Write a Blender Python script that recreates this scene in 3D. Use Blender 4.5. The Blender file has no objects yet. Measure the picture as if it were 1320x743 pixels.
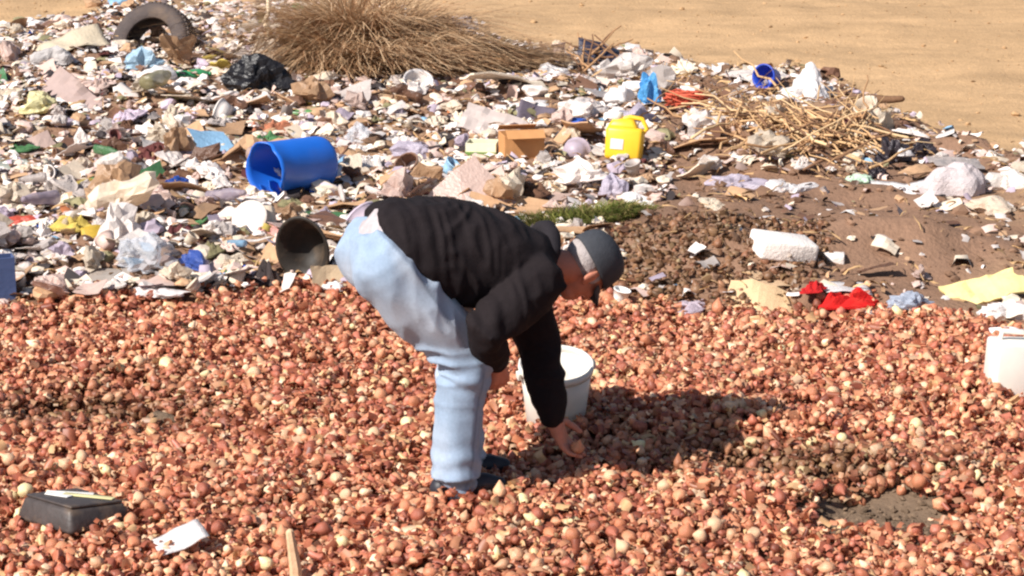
import bpy, math, random
import numpy as np
from mathutils import Matrix, Vector, Euler, noise as mnoise

# ------------------------------------------------------------------ camera, sky, sun, exposure
sc = bpy.context.scene
COL = sc.collection
CAM_H, PITCH, FPX = 2.87, math.radians(14.4), 3150.0
cam_d = bpy.data.cameras.new('camera'); cam = bpy.data.objects.new('camera', cam_d); COL.objects.link(cam)
cam.location = (0, 0, CAM_H); cam.rotation_euler = (math.pi / 2 - PITCH, 0, 0)
cam_d.sensor_width = 36.0; cam_d.lens = 36.0 * FPX / 1320.0; cam_d.clip_end = 2000.0; cam_d.clip_start = 0.1
sc.camera = cam
SUN_EL, SUN_AZ = math.radians(41), math.radians(51)      # azimuth: how far the sun stands to the left of the view axis, behind the camera
sun_dir = Vector((-math.sin(SUN_AZ) * math.cos(SUN_EL), -math.cos(SUN_AZ) * math.cos(SUN_EL), math.sin(SUN_EL)))
w = bpy.data.worlds.new('World'); sc.world = w; w.use_nodes = True
wn = w.node_tree; sky = wn.nodes.new('ShaderNodeTexSky'); sky.sky_type = 'NISHITA'; sky.sun_disc = False
sky.sun_elevation = SUN_EL; sky.sun_rotation = math.atan2(sun_dir.x, sun_dir.y)
wn.links.new(sky.outputs['Color'], wn.nodes['Background'].inputs['Color']); wn.nodes['Background'].inputs['Strength'].default_value = 0.068
sl = bpy.data.lights.new('sun', 'SUN'); sl.energy = 4.9; sl.angle = math.radians(0.5); sl.color = (1.0, 0.95, 0.885)
so = bpy.data.objects.new('sun', sl); COL.objects.link(so); so.rotation_euler = sun_dir.to_track_quat('Z', 'Y').to_euler(); so.location = sun_dir * 40
sc.view_settings.view_transform = 'Standard'; sc.view_settings.look = 'None'; sc.view_settings.gamma = 1.0
sc.view_settings.exposure = 0.5; sc.view_settings.use_curve_mapping = False
sc.cycles.filter_width = 2.3
sc.cycles.max_bounces = 6; sc.cycles.transparent_max_bounces = 12

rng = np.random.default_rng(7); random.seed(7)
TAU = 2 * math.pi

# ------------------------------------------------------------------ small numeric helpers
def _h(ix, iy, iz, s):
    n = (ix * 374761393 + iy * 668265263 + iz * 2147483647 + s * 1274126177) & 0xffffffff
    n = ((n ^ (n >> 13)) * 1274126177) & 0xffffffff
    n = (n ^ (n >> 16)) & 0xffff
    return n / 65535.0
def vnoise(x, y, z=0.0, s=0):
    x = np.asarray(x, float); y = np.asarray(y, float); z = np.zeros_like(x) + z
    x0 = np.floor(x).astype(np.int64); y0 = np.floor(y).astype(np.int64); z0 = np.floor(z).astype(np.int64)
    fx, fy, fz = x - x0, y - y0, z - z0
    fx = fx * fx * (3 - 2 * fx); fy = fy * fy * (3 - 2 * fy); fz = fz * fz * (3 - 2 * fz)
    r = 0
    for a in (0, 1):
        for b in (0, 1):
            for c in (0, 1):
                r = r + _h(x0 + a, y0 + b, z0 + c, s) * (fx if a else 1 - fx) * (fy if b else 1 - fy) * (fz if c else 1 - fz)
    return r * 2 - 1
def fbm(x, y, z=0.0, s=0, o=3):
    r = 0; a = 1.0; t = 0
    for i in range(o):
        r = r + a * vnoise(x * 2 ** i, y * 2 ** i, z * 2 ** i, s + i * 17); t += a; a *= 0.5
    return r / t
def sstep(a, b, x):
    t = np.clip((x - a) / (b - a), 0, 1); return t * t * (3 - 2 * t)
def lin(r, g, b):
    return tuple(((c / 255.0) / 12.92 if c / 255.0 <= 0.04045 else ((c / 255.0 + 0.055) / 1.055) ** 2.4) for c in (r, g, b))

CP, SP = math.cos(PITCH), math.sin(PITCH)
def to_px(x, y, z=0.0):      # where a spot on the ground lies in the survey picture, used to lay out the zones of the dump
    dz = z - CAM_H; d = y * CP - dz * SP; v = y * SP + dz * CP
    d = np.maximum(d, 0.3)
    return 660 + FPX * x / d, 371.5 - FPX * v / d
def flat(px, py, z=0.0):
    rx, ry, rz = px - 660, FPX * CP + (371.5 - py) * SP, -FPX * SP + (371.5 - py) * CP
    t = (z - CAM_H) / rz
    return rx * t, ry * t
# ------------------------------------------------------------------ the lie of the land
RIMX = np.array([-600, -100, 0, 130, 250, 380, 560, 690, 800, 900, 1000, 1100, 1200, 1320, 1500, 2000.])
RIMY = np.array([40, 40, 42, 22, 8, 5, 30, 66, 72, 84, 100, 120, 190, 205, 225, 260.])
EDGX = np.array([-600, 0, 60, 150, 300, 450, 700, 850, 1000, 1150, 1230, 1320, 1500, 2000.])
EDGY = np.array([404, 404, 396, 386, 381, 378, 390, 402, 403, 408, 416, 432, 436, 446.])
def bump(x, y, cx, cy, rx, ry):
    return np.exp(-(((x - cx) / rx) ** 2 + ((y - cy) / ry) ** 2))
MOUND = [(flat(890, 355), 0.66, 0.45, 0.23), (flat(1060, 190), 0.75, 0.5, 0.20), (flat(480, 90), 0.75, 0.6, 0.22),
         (flat(120, 120), 1.6, 1.5, 0.22), (flat(720, 150), 1.0, 0.8, 0.14), (flat(190, 60), 0.6, 0.5, 0.12), (flat(1140, 345), 0.55, 0.22, 0.15)]
PIT = (flat(1128, 655), 0.34, 0.26); PIT2 = (flat(985, 612), 0.17, 0.12); PIT3 = (flat(120, 535), 0.36, 0.26)
def zones(x, y):
    px, py = to_px(x, y)
    wob = 9 * vnoise(x * 3.1, y * 2.3, 0, 5) + 6 * vnoise(x * 9, y * 7, 0, 6)
    on = sstep(-7, 7, py - np.interp(px, EDGX, EDGY) + wob)
    tr = (1 - on) * sstep(-9, 9, py - np.interp(px, RIMX, RIMY) + 1.2 * wob)
    return on, tr, px, py
def height(x, y):
    x = np.asarray(x, float); y = np.asarray(y, float)
    on, tr, px, py = zones(x, y)
    ho = 0.035 * fbm(x * 1.6, y * 1.6, 0, 11, 3) + 0.03 * vnoise(x * 6, y * 6, 0, 12) + 0.016 * vnoise(x * 14, y * 14, 0, 13) + 0.04
    (c, rx, ry) = PIT; ho = ho - 0.055 * bump(x, y, c[0], c[1] - .05, rx, ry) + 0.06 * bump(x, y, c[0], c[1] + 0.36, 0.4, 0.12)
    (c, rx, ry) = PIT2; ho = ho - 0.10 * bump(x, y, *c, rx, ry) + 0.05 * bump(x, y, c[0] - 0.1, c[1] - 0.28, 0.2, 0.1)
    cb = flat(905, 548); ho = ho + 0.075 * bump(x, y, *cb, 0.65, 0.5)  # gentle rise added so the bent person's shadow lands higher
    (c, rx, ry) = PIT3; ho = ho - 0.07 * bump(x, y, *c, rx, ry)
    ht = 0.03 + 0.07 * (fbm(x * 1.3, y * 1.3, 0, 21, 3) + 0.5) + 0.03 * vnoise(x * 5, y * 5, 0, 22)
    for (c, rx, ry, hh) in MOUND: ht = ht + hh * bump(x, y, *c, rx, ry)
    hs = 0.02 * fbm(x * 0.7, y * 0.7, 0, 31, 3) + 0.012 * vnoise(x * 3, y * 3, 0, 32)
    return on * ho + tr * ht + (1 - on - tr) * hs
HX, HY = np.arange(-6.5, 6.5, 0.04), np.arange(6.0, 26.0, 0.04)
HG = height(*np.meshgrid(HX, HY))
def ground_z(x, y):
    i = min(max((x - HX[0]) / 0.04, 0), len(HX) - 2.001); j = min(max((y - HY[0]) / 0.04, 0), len(HY) - 2.001); a, b = int(i), int(j); u, v = i - a, j - b
    return float(HG[b, a] * (1 - u) * (1 - v) + HG[b, a + 1] * u * (1 - v) + HG[b + 1, a] * (1 - u) * v + HG[b + 1, a + 1] * u * v)
def P(px, py):               # the spot on the real, uneven ground
    z = 0.0
    for _ in range(12):
        x, y = flat(px, py, z); z = 0.5 * z + 0.5 * ground_z(x, y)
    return Vector((x, y, z))
def PM(px, py):              # metres to one survey pixel near that spot
    p = P(px, py); return (p.y * CP - (p.z - CAM_H) * SP) / FPX

# ------------------------------------------------------------------ materials
MATS = {}
def mat(name, col, rough=0.6, var=0.12, nscale=18.0, bump_=0.0, bscale=60.0, dirt=0.0, spec=0.4, attr=False, film=0.0, transl=0.0, objvar=0.0, metal=0.0, coord='Object'):
    if name in MATS: return MATS[name]
    m = bpy.data.materials.new(name); m.use_nodes = True; nt = m.node_tree; N = nt.nodes; L = nt.links
    b = N['Principled BSDF']; b.inputs['Roughness'].default_value = rough; b.inputs['Specular IOR Level'].default_value = spec; b.inputs['Metallic'].default_value = metal
    tc = N.new('ShaderNodeTexCoord')
    if attr:
        a = N.new('ShaderNodeVertexColor'); a.layer_name = 'Col'; cs = a.outputs['Color']
    else:
        a = N.new('ShaderNodeRGB'); a.outputs[0].default_value = (*col, 1); cs = a.outputs[0]
    n = N.new('ShaderNodeTexNoise'); n.inputs['Scale'].default_value = nscale; n.inputs['Detail'].default_value = 5; n.inputs['Roughness'].default_value = 0.65
    L.new(tc.outputs[coord], n.inputs['Vector'])
    mr = N.new('ShaderNodeMapRange'); mr.inputs['From Min'].default_value = 0.25; mr.inputs['From Max'].default_value = 0.75
    mr.inputs['To Min'].default_value = 1 - var; mr.inputs['To Max'].default_value = 1 + var; L.new(n.outputs['Fac'], mr.inputs['Value'])
    val = mr.outputs[0]
    if objvar:
        oi = N.new('ShaderNodeObjectInfo'); m2 = N.new('ShaderNodeMapRange'); m2.inputs['To Min'].default_value = 1 - objvar; m2.inputs['To Max'].default_value = 1 + objvar * 0.5
        L.new(oi.outputs['Random'], m2.inputs['Value']); mm = N.new('ShaderNodeMath'); mm.operation = 'MULTIPLY'
        L.new(val, mm.inputs[0]); L.new(m2.outputs[0], mm.inputs[1]); val = mm.outputs[0]
    vm = N.new('ShaderNodeVectorMath'); vm.operation = 'SCALE'; L.new(cs, vm.inputs[0]); L.new(val, vm.inputs['Scale']); out = vm.outputs[0]
    if dirt:
        n2 = N.new('ShaderNodeTexNoise'); n2.inputs['Scale'].default_value = nscale * 0.45; n2.inputs['Detail'].default_value = 6; L.new(tc.outputs[coord], n2.inputs['Vector'])
        r2 = N.new('ShaderNodeMapRange'); r2.inputs['From Min'].default_value = 0.52; r2.inputs['From Max'].default_value = 0.72; r2.inputs['To Max'].default_value = dirt
        L.new(n2.outputs['Fac'], r2.inputs['Value']); mx = N.new('ShaderNodeMix'); mx.data_type = 'RGBA'
        L.new(r2.outputs[0], mx.inputs['Factor']); L.new(out, mx.inputs[6]); mx.inputs[7].default_value = (0.23, 0.15, 0.09, 1); out = mx.outputs[2]
    L.new(out, b.inputs['Base Color'])
    if bump_:
        n3 = N.new('ShaderNodeTexNoise'); n3.inputs['Scale'].default_value = bscale; n3.inputs['Detail'].default_value = 5; L.new(tc.outputs[coord], n3.inputs['Vector'])
        bp = N.new('ShaderNodeBump'); bp.inputs['Strength'].default_value = bump_; bp.inputs['Distance'].default_value = 0.02; L.new(n3.outputs['Fac'], bp.inputs['Height']); L.new(bp.outputs[0], b.inputs['Normal'])
    o = N['Material Output']; last = b.outputs[0]
    if transl:
        t = N.new('ShaderNodeBsdfTranslucent'); L.new(out, t.inputs['Color']); ms = N.new('ShaderNodeMixShader'); ms.inputs[0].default_value = transl
        L.new(last, ms.inputs[1]); L.new(t.outputs[0], ms.inputs[2]); last = ms.outputs[0]
    if film:
        t = N.new('ShaderNodeBsdfTransparent'); ms = N.new('ShaderNodeMixShader'); ms.inputs[0].default_value = film
        L.new(last, ms.inputs[1]); L.new(t.outputs[0], ms.inputs[2]); last = ms.outputs[0]
    if last is not b.outputs[0]: L.new(last, o.inputs['Surface'])
    MATS[name] = m; return m

# ------------------------------------------------------------------ mesh helpers (a mesh = vertex array, face list)
def join(parts):
    V, F, o = [], [], 0
    for v, f in parts:
        V.append(np.asarray(v, float)); F += [tuple(i + o for i in q) for q in f]; o += len(v)
    return np.vstack(V), F
def mesh_of(name, vf, m=None, smooth=True, cols=None):
    v, f = vf; me = bpy.data.meshes.new(name); me.from_pydata(np.asarray(v).tolist(), [], f); me.update()
    if smooth: me.polygons.foreach_set('use_smooth', [True] * len(me.polygons))
    if m: me.materials.append(m)
    if cols is not None:
        a = me.color_attributes.new('Col', 'FLOAT_COLOR', 'POINT'); c = np.ones((len(v), 4)); c[:, :3] = cols; a.data.foreach_set('color', c.ravel())
    return me
def fast_mesh(name, V, T, m, cols=None, smooth=True):       # many triangles from arrays
    me = bpy.data.meshes.new(name); me.vertices.add(len(V)); me.vertices.foreach_set('co', np.asarray(V, np.float32).ravel())
    k = T.shape[1]; me.loops.add(T.size); me.loops.foreach_set('vertex_index', T.astype(np.int32).ravel())
    me.polygons.add(len(T)); me.polygons.foreach_set('loop_start', np.arange(0, T.size, k, dtype=np.int32))
    me.polygons.foreach_set('use_smooth', np.full(len(T), smooth)); me.update(calc_edges=True); me.validate()
    me.materials.append(m)
    if cols is not None:
        a = me.color_attributes.new('Col', 'FLOAT_COLOR', 'POINT'); c = np.ones((len(V), 4), np.float32); c[:, :3] = cols; a.data.foreach_set('color', c.ravel())
    return me
def obj(name, me, parent=None, loc=(0, 0, 0), rot=(0, 0, 0), scale=(1, 1, 1)):
    o = bpy.data.objects.new(name, me); COL.objects.link(o); o.location = loc; o.rotation_euler = rot; o.scale = scale
    if parent: o.parent = parent
    return o
def tag(o, label=None, cat=None, group=None, kind=None):
    if label: o['label'] = label
    if cat: o['category'] = cat
    if group: o['group'] = group
    if kind: o['kind'] = kind
    return o
def empty(name, loc, rot=(0, 0, 0)):
    return obj(name, None, None, loc, rot)
def lathe(prof, seg=20, closed_bottom=True):                # prof: list of (r, z); first and last may be r=0
    V, F = [], []; n = len(prof)
    for r, z in prof:
        for k in range(seg): V.append((r * math.cos(TAU * k / seg), r * math.sin(TAU * k / seg), z))
    for i in range(n - 1):
        for k in range(seg):
            k2 = (k + 1) % seg; F.append((i * seg + k, i * seg + k2, (i + 1) * seg + k2, (i + 1) * seg + k))
    if closed_bottom: F.append(tuple(reversed(range(seg))))
    return np.array(V), F
def tube(pts, rad, seg=8):                                  # closed round tube with domed ends
    pts = [Vector(p) for p in pts]; n = len(pts)
    if not hasattr(rad, '__len__'): rad = [rad] * n
    t0 = (pts[1] - pts[0]).normalized(); up = Vector((0, 0, 1)) if abs(t0.z) < 0.9 else Vector((1, 0, 0))
    a = t0.cross(up).normalized(); rings = []
    for i in range(n):
        t = (pts[min(i + 1, n - 1)] - pts[max(i - 1, 0)]).normalized(); a = (a - t * a.dot(t)).normalized(); b = t.cross(a)
        def ring(c, r): return [c + (a * math.cos(TAU * k / seg) + b * math.sin(TAU * k / seg)) * r for k in range(seg)]
        if i == 0:
            for e in (0.97, 0.7, 0.35): rings.append(ring(pts[0] - t * rad[0] * e, rad[0] * math.sqrt(1 - e * e)))
        rings.append(ring(pts[i], rad[i]))
        if i == n - 1:
            for e in (0.35, 0.7, 0.97): rings.append(ring(pts[i] + t * rad[i] * e, rad[i] * math.sqrt(1 - e * e)))
    V = [tuple(p) for r in rings for p in r]; F = []
    for i in range(len(rings) - 1):
        for k in range(seg):
            k2 = (k + 1) % seg; F.append((i * seg + k, i * seg + k2, (i + 1) * seg + k2, (i + 1) * seg + k))
    F.append(tuple(reversed(range(seg)))); F.append(tuple(range((len(rings) - 1) * seg, len(rings) * seg)))
    return np.array(V), F
def xform(vf, M):
    v, f = vf; v = np.asarray(v); R = np.array(M.to_3x3()); return v @ R.T + np.array(M.translation), f
def ellipsoid(c, r, rot=(0, 0, 0), seg=20, rings=12):
    prof = [(max(1e-4, math.sin(math.pi * i / rings)), -math.cos(math.pi * i / rings)) for i in range(rings + 1)]
    v, f = lathe(prof, seg, False); v = v * np.array(r)
    return xform((v, f), Matrix.LocRotScale(Vector(c), Euler(rot), None))
def rbox(sx, sy, sz, bev=0.01, taper=1.0):                  # box with rounded edges; stands on z=0
    n = 3; g = [-1, -1 + 1e-6, 1 - 1e-6, 1]
    import bmesh
    bm = bmesh.new(); bmesh.ops.create_cube(bm, size=1.0)
    for v in bm.verts:
        k = taper if v.co.z > 0 else 1.0; v.co = Vector((v.co.x * sx * k, v.co.y * sy * k, (v.co.z + 0.5) * sz))
    bmesh.ops.bevel(bm, geom=list(bm.edges), offset=bev, segments=2, affect='EDGES', profile=0.5)
    bm.verts.index_update(); V = np.array([v.co[:] for v in bm.verts]); F = [tuple(v.index for v in f.verts) for f in bm.faces]; bm.free()
    return V, F
import bmesh as _bm
def ico(sub):
    bm = _bm.new(); _bm.ops.create_icosphere(bm, subdivisions=sub, radius=1.0); bm.verts.index_update()
    V = np.array([v.co[:] for v in bm.verts]); F = [tuple(v.index for v in f.verts) for f in bm.faces]; bm.free(); return V, F
ICO = {k: ico(k) for k in (1, 2, 3, 4)}
def tri(t): return 2 * np.abs(2 * (t - np.floor(t + 0.5))) - 1
def crumple(seed, sub=3, flat_=0.5, amp=0.45, freq=1.6, peak=0.0):   # crushed film or cloth: creased lump, rests on z=0
    v, f = ICO[sub]; v = v.copy(); s = seed * 13 + 1; r = np.random.default_rng(seed + 5000)
    w_ = v + 0.35 * np.stack([vnoise(*(v * 1.7 + 9 * k + seed).T, s + k) for k in range(3)], -1)
    d = 0.5 * amp * vnoise(*(v * freq + seed * 3.7).T, s)
    for k in range(9):                                       # sharp creases running every way
        n_ = r.normal(size=3); n_ /= np.linalg.norm(n_); fq = 0.5 + 0.38 * k; d = d + amp * (0.36 / (0.7 + 0.45 * k)) * tri(w_ @ n_ * fq + r.random())
    v = v * np.maximum(1 + d, 0.35)[:, None]
    a = np.arctan2(v[:, 1], v[:, 0]); v[:, :2] *= (1 + 0.25 * np.sin(2 * a + seed) + 0.2 * np.sin(3 * a + 2 * seed) + 0.1 * np.sin(7 * a + seed))[:, None]
    v[:, 2] = np.where(v[:, 2] > 0, v[:, 2] * flat_ * 0.8, v[:, 2] * 0.15)
    if peak: v[:, 2] += peak * np.exp(-((v[:, 0] / 0.35) ** 2 + (v[:, 1] / 0.35) ** 2))
    v[:, 2] -= v[:, 2].min(); v[:, :2] /= np.abs(v[:, :2]).max(); return v, f
def sheet(seed, nx=12, ny=10, ratio=0.7, fold=0.35, th=0.02, rag=0.1, zmax=0.3):  # creased sheet with thickness; about 2 wide
    r = np.random.default_rng(seed); gx, gy = np.meshgrid(np.linspace(-1, 1, nx), np.linspace(-1, 1, ny) * ratio)
    x, y = gx.copy(), gy.copy()
    e = 1 + rag * fbm(3 * np.arctan2(gy, gx) + seed, gx * 0 + seed, 0, seed, 2)
    x *= e; y *= e; z = np.zeros_like(x)
    for i in range(4):
        a = r.uniform(0, TAU); c = r.uniform(-0.5, 0.5); z += r.uniform(-1, 1) * fold * np.abs(math.cos(a) * x + math.sin(a) * y - c)
    z += 0.06 * vnoise(x * 4 + seed, y * 4, 0, seed); z -= z.min(); z *= min(1.0, zmax / max(z.max(), 1e-6))
    top = np.stack([x, y, z + th], -1).reshape(-1, 3); bot = np.stack([x, y, z], -1).reshape(-1, 3); n = nx * ny; F = []
    for j in range(ny - 1):
        for i in range(nx - 1):
            q = (j * nx + i, j * nx + i + 1, (j + 1) * nx + i + 1, (j + 1) * nx + i); F.append(q); F.append(tuple(n + k for k in reversed(q)))
    rim = [j for j in range(nx)] + [j * nx + nx - 1 for j in range(1, ny)] + [(ny - 1) * nx + i for i in range(nx - 2, -1, -1)] + [j * nx for j in range(ny - 2, 0, -1)]
    for k in range(len(rim)):
        p, q = rim[k], rim[(k + 1) % len(rim)]; F.append((q, p, n + p, n + q))
    return np.vstack([top, bot]), F
def rag_mesh(seed, n=26, h=0.35):                            # cloth dropped in folds, edges on the ground
    g = np.linspace(-1, 1, n); x, y = np.meshgrid(g, g); k = np.sqrt(np.maximum(1 - y * y * 0.5, 0)); m = np.sqrt(np.maximum(1 - x * x * 0.5, 0)); x, y = x * k, y * m
    rr = np.sqrt(x * x + y * y); a = np.arctan2(y, x); R = 1 + 0.3 * np.sin(2 * a + seed) + 0.15 * np.sin(5 * a + seed * 2.1)
    px, py = x + 0.4 * vnoise(x * 1.3, y * 1.3, 0, seed), y + 0.4 * vnoise(x * 1.3, y * 1.3, 0, seed + 9)
    z = h * (0.34 * tri(px * 0.9 + py * 0.5 + seed * .3) + 0.26 * tri(px * 1.7 - py * 1.1 + seed * .7) + 0.2 * tri(py * 2.9 + px * .6) + 0.3 * vnoise(px * 1.6, py * 1.6, 0, seed + 1) + 0.5) * (1 - sstep(0.45, 1.05, rr)) + 0.015
    z = np.maximum(z, 0.01 + 0.03 * (1 + vnoise(px * 5, py * 5, 0, seed)))
    x, y = x * R, y * R; s = max(np.abs(x).max(), np.abs(y).max()); x, y = x / s, y / s
    top = np.stack([x, y, z], -1).reshape(-1, 3); bot = top * np.array([1, 1, 0.0]) + np.array([0, 0, -0.03]); N = n * n; F = []
    for j in range(n - 1):
        for i in range(n - 1): F.append((j * n + i, j * n + i + 1, (j + 1) * n + i + 1, (j + 1) * n + i))
    rim = [j for j in range(n)] + [j * n + n - 1 for j in range(1, n)] + [(n - 1) * n + i for i in range(n - 2, -1, -1)] + [j * n for j in range(n - 2, 0, -1)]
    V = list(top) + [bot[k] for k in rim]; M = len(rim)
    for k in range(M): F.append((rim[(k + 1) % M], rim[k], N + k, N + (k + 1) % M))
    F.append(tuple(N + k for k in range(M)))
    return np.array(V), F
def bottle_mesh(seed, L=1.0, crush=0.0):                     # lies along x, length 1, rests on z=0
    v, f = lathe([(0.02, 0), (0.13, 0), (0.15, 0.03), (0.15, 0.3), (0.135, 0.36), (0.15, 0.42), (0.15, 0.6), (0.12, 0.72), (0.06, 0.84), (0.045, 0.88), (0.06, 0.885), (0.06, 0.9), (0.045, 0.91), (0.045, 0.93)], 16)
    f.append(tuple(range(13 * 16, 14 * 16)))
    if crush:
        d = 1 - crush * (0.5 + 0.5 * vnoise(v[:, 2] * 6 + seed, v[:, 0] * 5, v[:, 1] * 5, seed)) * (v[:, 2] < 0.8); v = v * np.stack([d, d, np.ones_like(d)], -1)
    v = np.stack([v[:, 2] - 0.45, v[:, 1], v[:, 0] + 0.15], -1); return v, f
def cup_mesh(r0, r1, h, wall=0.06, seg=20, lip=0.0):
    p = [(r0, 0), (r0 * 0.5 + r1 * 0.5, h * 0.5), (r1, h)]
    if lip: p[-1:] = [(r1, h - lip * 2), (r1 + lip, h - lip * 2), (r1 + lip, h)]
    p += [(r1 - wall, h), (r0 * 0.5 + r1 * 0.5 - wall, h * 0.5), (r0 - wall, wall), (0.001, wall)]
    return lathe(p, seg)
def remesh(parts, voxel, smooth=4, name='remeshed'):
    me = bpy.data.meshes.new(name); v, f = join(parts); me.from_pydata(v.tolist(), [], f); me.update()
    o = bpy.data.objects.new(name, me); COL.objects.link(o); m = o.modifiers.new('r', 'REMESH'); m.mode = 'VOXEL'; m.voxel_size = voxel
    if smooth:
        s = o.modifiers.new('s', 'SMOOTH'); s.iterations = smooth; s.factor = 0.5
    dg = bpy.context.evaluated_depsgraph_get(); out = bpy.data.meshes.new_from_object(o.evaluated_get(dg))
    bpy.data.objects.remove(o); bpy.data.meshes.remove(me)
    out.polygons.foreach_set('use_smooth', [True] * len(out.polygons)); return out
def co_of(me):
    a = np.empty(len(me.vertices) * 3, np.float32); me.vertices.foreach_get('co', a); b = np.empty_like(a); me.vertices.foreach_get('normal', b); return a.reshape(-1, 3).astype(float), b.reshape(-1, 3).astype(float)
def rand_rot(n, r=rng):
    q = r.normal(size=(n, 4)); q /= np.linalg.norm(q, axis=1)[:, None]; w_, x, y, z = q.T
    return np.stack([np.stack([1 - 2 * (y * y + z * z), 2 * (x * y - z * w_), 2 * (x * z + y * w_)], -1), np.stack([2 * (x * y + z * w_), 1 - 2 * (x * x + z * z), 2 * (y * z - x * w_)], -1),
                     np.stack([2 * (x * z - y * w_), 2 * (y * z + x * w_), 1 - 2 * (x * x + y * y)], -1)], 1)
def tilt_rot(n, tilt, r=rng):                                # random turn about z, limited tilt
    a = r.uniform(0, TAU, n); t = r.normal(0, tilt, n); b = r.uniform(0, TAU, n)
    def rz(q): c, s, o, l = np.cos(q), np.sin(q), np.zeros(n), np.ones(n); return np.stack([np.stack([c, -s, o], -1), np.stack([s, c, o], -1), np.stack([o, o, l], -1)], 1)
    c, s, o, l = np.cos(t), np.sin(t), np.zeros(n), np.ones(n)
    rx = np.stack([np.stack([l, o, o], -1), np.stack([o, c, -s], -1), np.stack([o, s, c], -1)], 1)
    return rz(b) @ rx @ rz(a)

# ================================================================== THE SETTING: the ground
def spaced(a, b, st, lo, hi, k=26):
    f = np.arange(a, b + 1e-6, st); g = np.geomspace(1, 1 + (hi - b) * 1.0, k)[1:] - 1; l = np.geomspace(1, 1 + (a - lo) * 1.0, k)[1:] - 1
    return np.concatenate([(a - l)[::-1], f, b + g])
gx = spaced(-5.5, 5.5, 0.05, -300, 300); gy = spaced(6.5, 23.0, 0.055, -60, 500)
X, Y = np.meshgrid(gx, gy); xf, yf = X.ravel(), Y.ravel()
on, tr, px_, py_ = zones(xf, yf); z = height(xf, yf) - 0.045 * on
far = sstep(24, 60, np.hypot(xf, yf - 10)); z = z * (1 - far) + 0.25 * fbm(xf * 0.05, yf * 0.05, 0, 3, 2) * far
z += (1 - on) * 0.006 * vnoise(xf * 17, yf * 17, 0, 8)
sand = np.array(lin(186, 152, 114)); soil = np.array(lin(132, 103, 84)); under = np.array(lin(92, 60, 44)); mud = np.array(lin(116, 97, 80))
k1 = 0.5 + 0.5 * fbm(xf * 0.8, yf * 2.5, 0, 41, 4); k2 = vnoise(xf * 4, yf * 9, 0, 44)
scol = sand[None] * (0.80 + 0.40 * k1 + 0.10 * k2)[:, None]
tcol = soil[None] * (0.8 + 0.5 * k1)[:, None]
lightpatch = sstep(0.1, 0.5, vnoise(xf * 1.1, yf * 1.1, 0, 46))[:, None] * 0.45; tcol = tcol * (1 - lightpatch) + np.array(lin(170, 138, 108))[None] * lightpatch
ucol = under[None] * (0.8 + 0.4 * k1)[:, None]
pm = np.clip(1.8 * bump(xf, yf, PIT[0][0], PIT[0][1] - .07, 0.42, 0.36), 0, 1)[:, None]; ucol = ucol * (1 - pm) + mud[None] * pm
pc = flat(205, 535); pm2 = np.clip(1.6 * bump(xf, yf, *pc, 0.1, 0.08), 0, 1)[:, None]; ucol = ucol * (1 - pm2) + mud[None] * pm2
gcol = on[:, None] * ucol + tr[:, None] * tcol + (1 - on - tr)[:, None] * scol
nx_, ny_ = len(gx), len(gy); idx = np.arange(nx_ * ny_).reshape(ny_, nx_)
Q = np.stack([idx[:-1, :-1], idx[:-1, 1:], idx[1:, 1:], idx[1:, :-1]], -1).reshape(-1, 4)
g_m = mat('earth', None, 0.95, 0.16, 22, 0.55, 45, attr=True, spec=0.15)
tag(obj('ground', fast_mesh('ground', np.stack([xf, yf, z], -1), Q, g_m, gcol)), 'dry sandy ground with a brown soil patch under the dump', None, None, 'structure')

# clods and pebbles (nobody could count them)
def scatter_lumps(name, pts, sizes, cols, m, sub=1, label=None, squash=0.7):
    v0, f0 = ICO[sub]; f0 = np.array(f0); n = len(pts); R = rand_rot(n)
    s = sizes[:, None] * rng.uniform(0.6, 1.3, (n, 3)); V = (v0[None] * (1 + rng.uniform(-0.28, 0.28, (n, len(v0))))[..., None] * s[:, None, :]) @ R.transpose(0, 2, 1)
    V[..., 2] *= squash; V += pts[:, None, :]
    T = (f0[None] + (np.arange(n) * len(v0))[:, None, None]).reshape(-1, 3)
    return tag(obj(name, fast_mesh(name, V.reshape(-1, 3), T, m, np.repeat(cols, len(v0), 0), False)), label, None, None, 'stuff')
n = 19000; x = rng.uniform(-4.5, 4.5, n); y = rng.uniform(8.5, 24, n); on, tr, px, py = zones(x, y)
keep = (on < 0.4) & (rng.random(n) < np.where(tr > 0.5, 0.8, 0.2)); x, y, tr = x[keep], y[keep], tr[keep]; n = len(x)
sz = rng.lognormal(math.log(0.010), 0.6, n).clip(0.004, 0.05) * np.where(tr > .5, 1.1, .62); base = np.where(tr[:, None] > 0.5, soil[None] * 0.95, sand[None] * 0.86)
scatter_lumps('soil_clods', np.stack([x, y, height(x, y) + sz * 0.2], -1), sz, base * rng.uniform(0.65, 1.25, (n, 1)), mat('clod', None, 0.95, 0.2, 40, attr=True, spec=0.1), 1, 'loose clods and pebbles of dry soil')

n = 700; x = rng.normal(PIT[0][0], .25, n); y = rng.normal(PIT[0][1] - .06, .17, n); sz = rng.lognormal(math.log(.006), .6, n).clip(.002, .022)
scatter_lumps('mud_crumbs', np.stack([x, y, height(x, y) - .045 + sz * .2], -1), sz, np.array([mud]) * rng.uniform(.5, 1.25, (n, 1)), MATS['clod'], 1, 'crumbs of dried mud on the bare patch')
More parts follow.
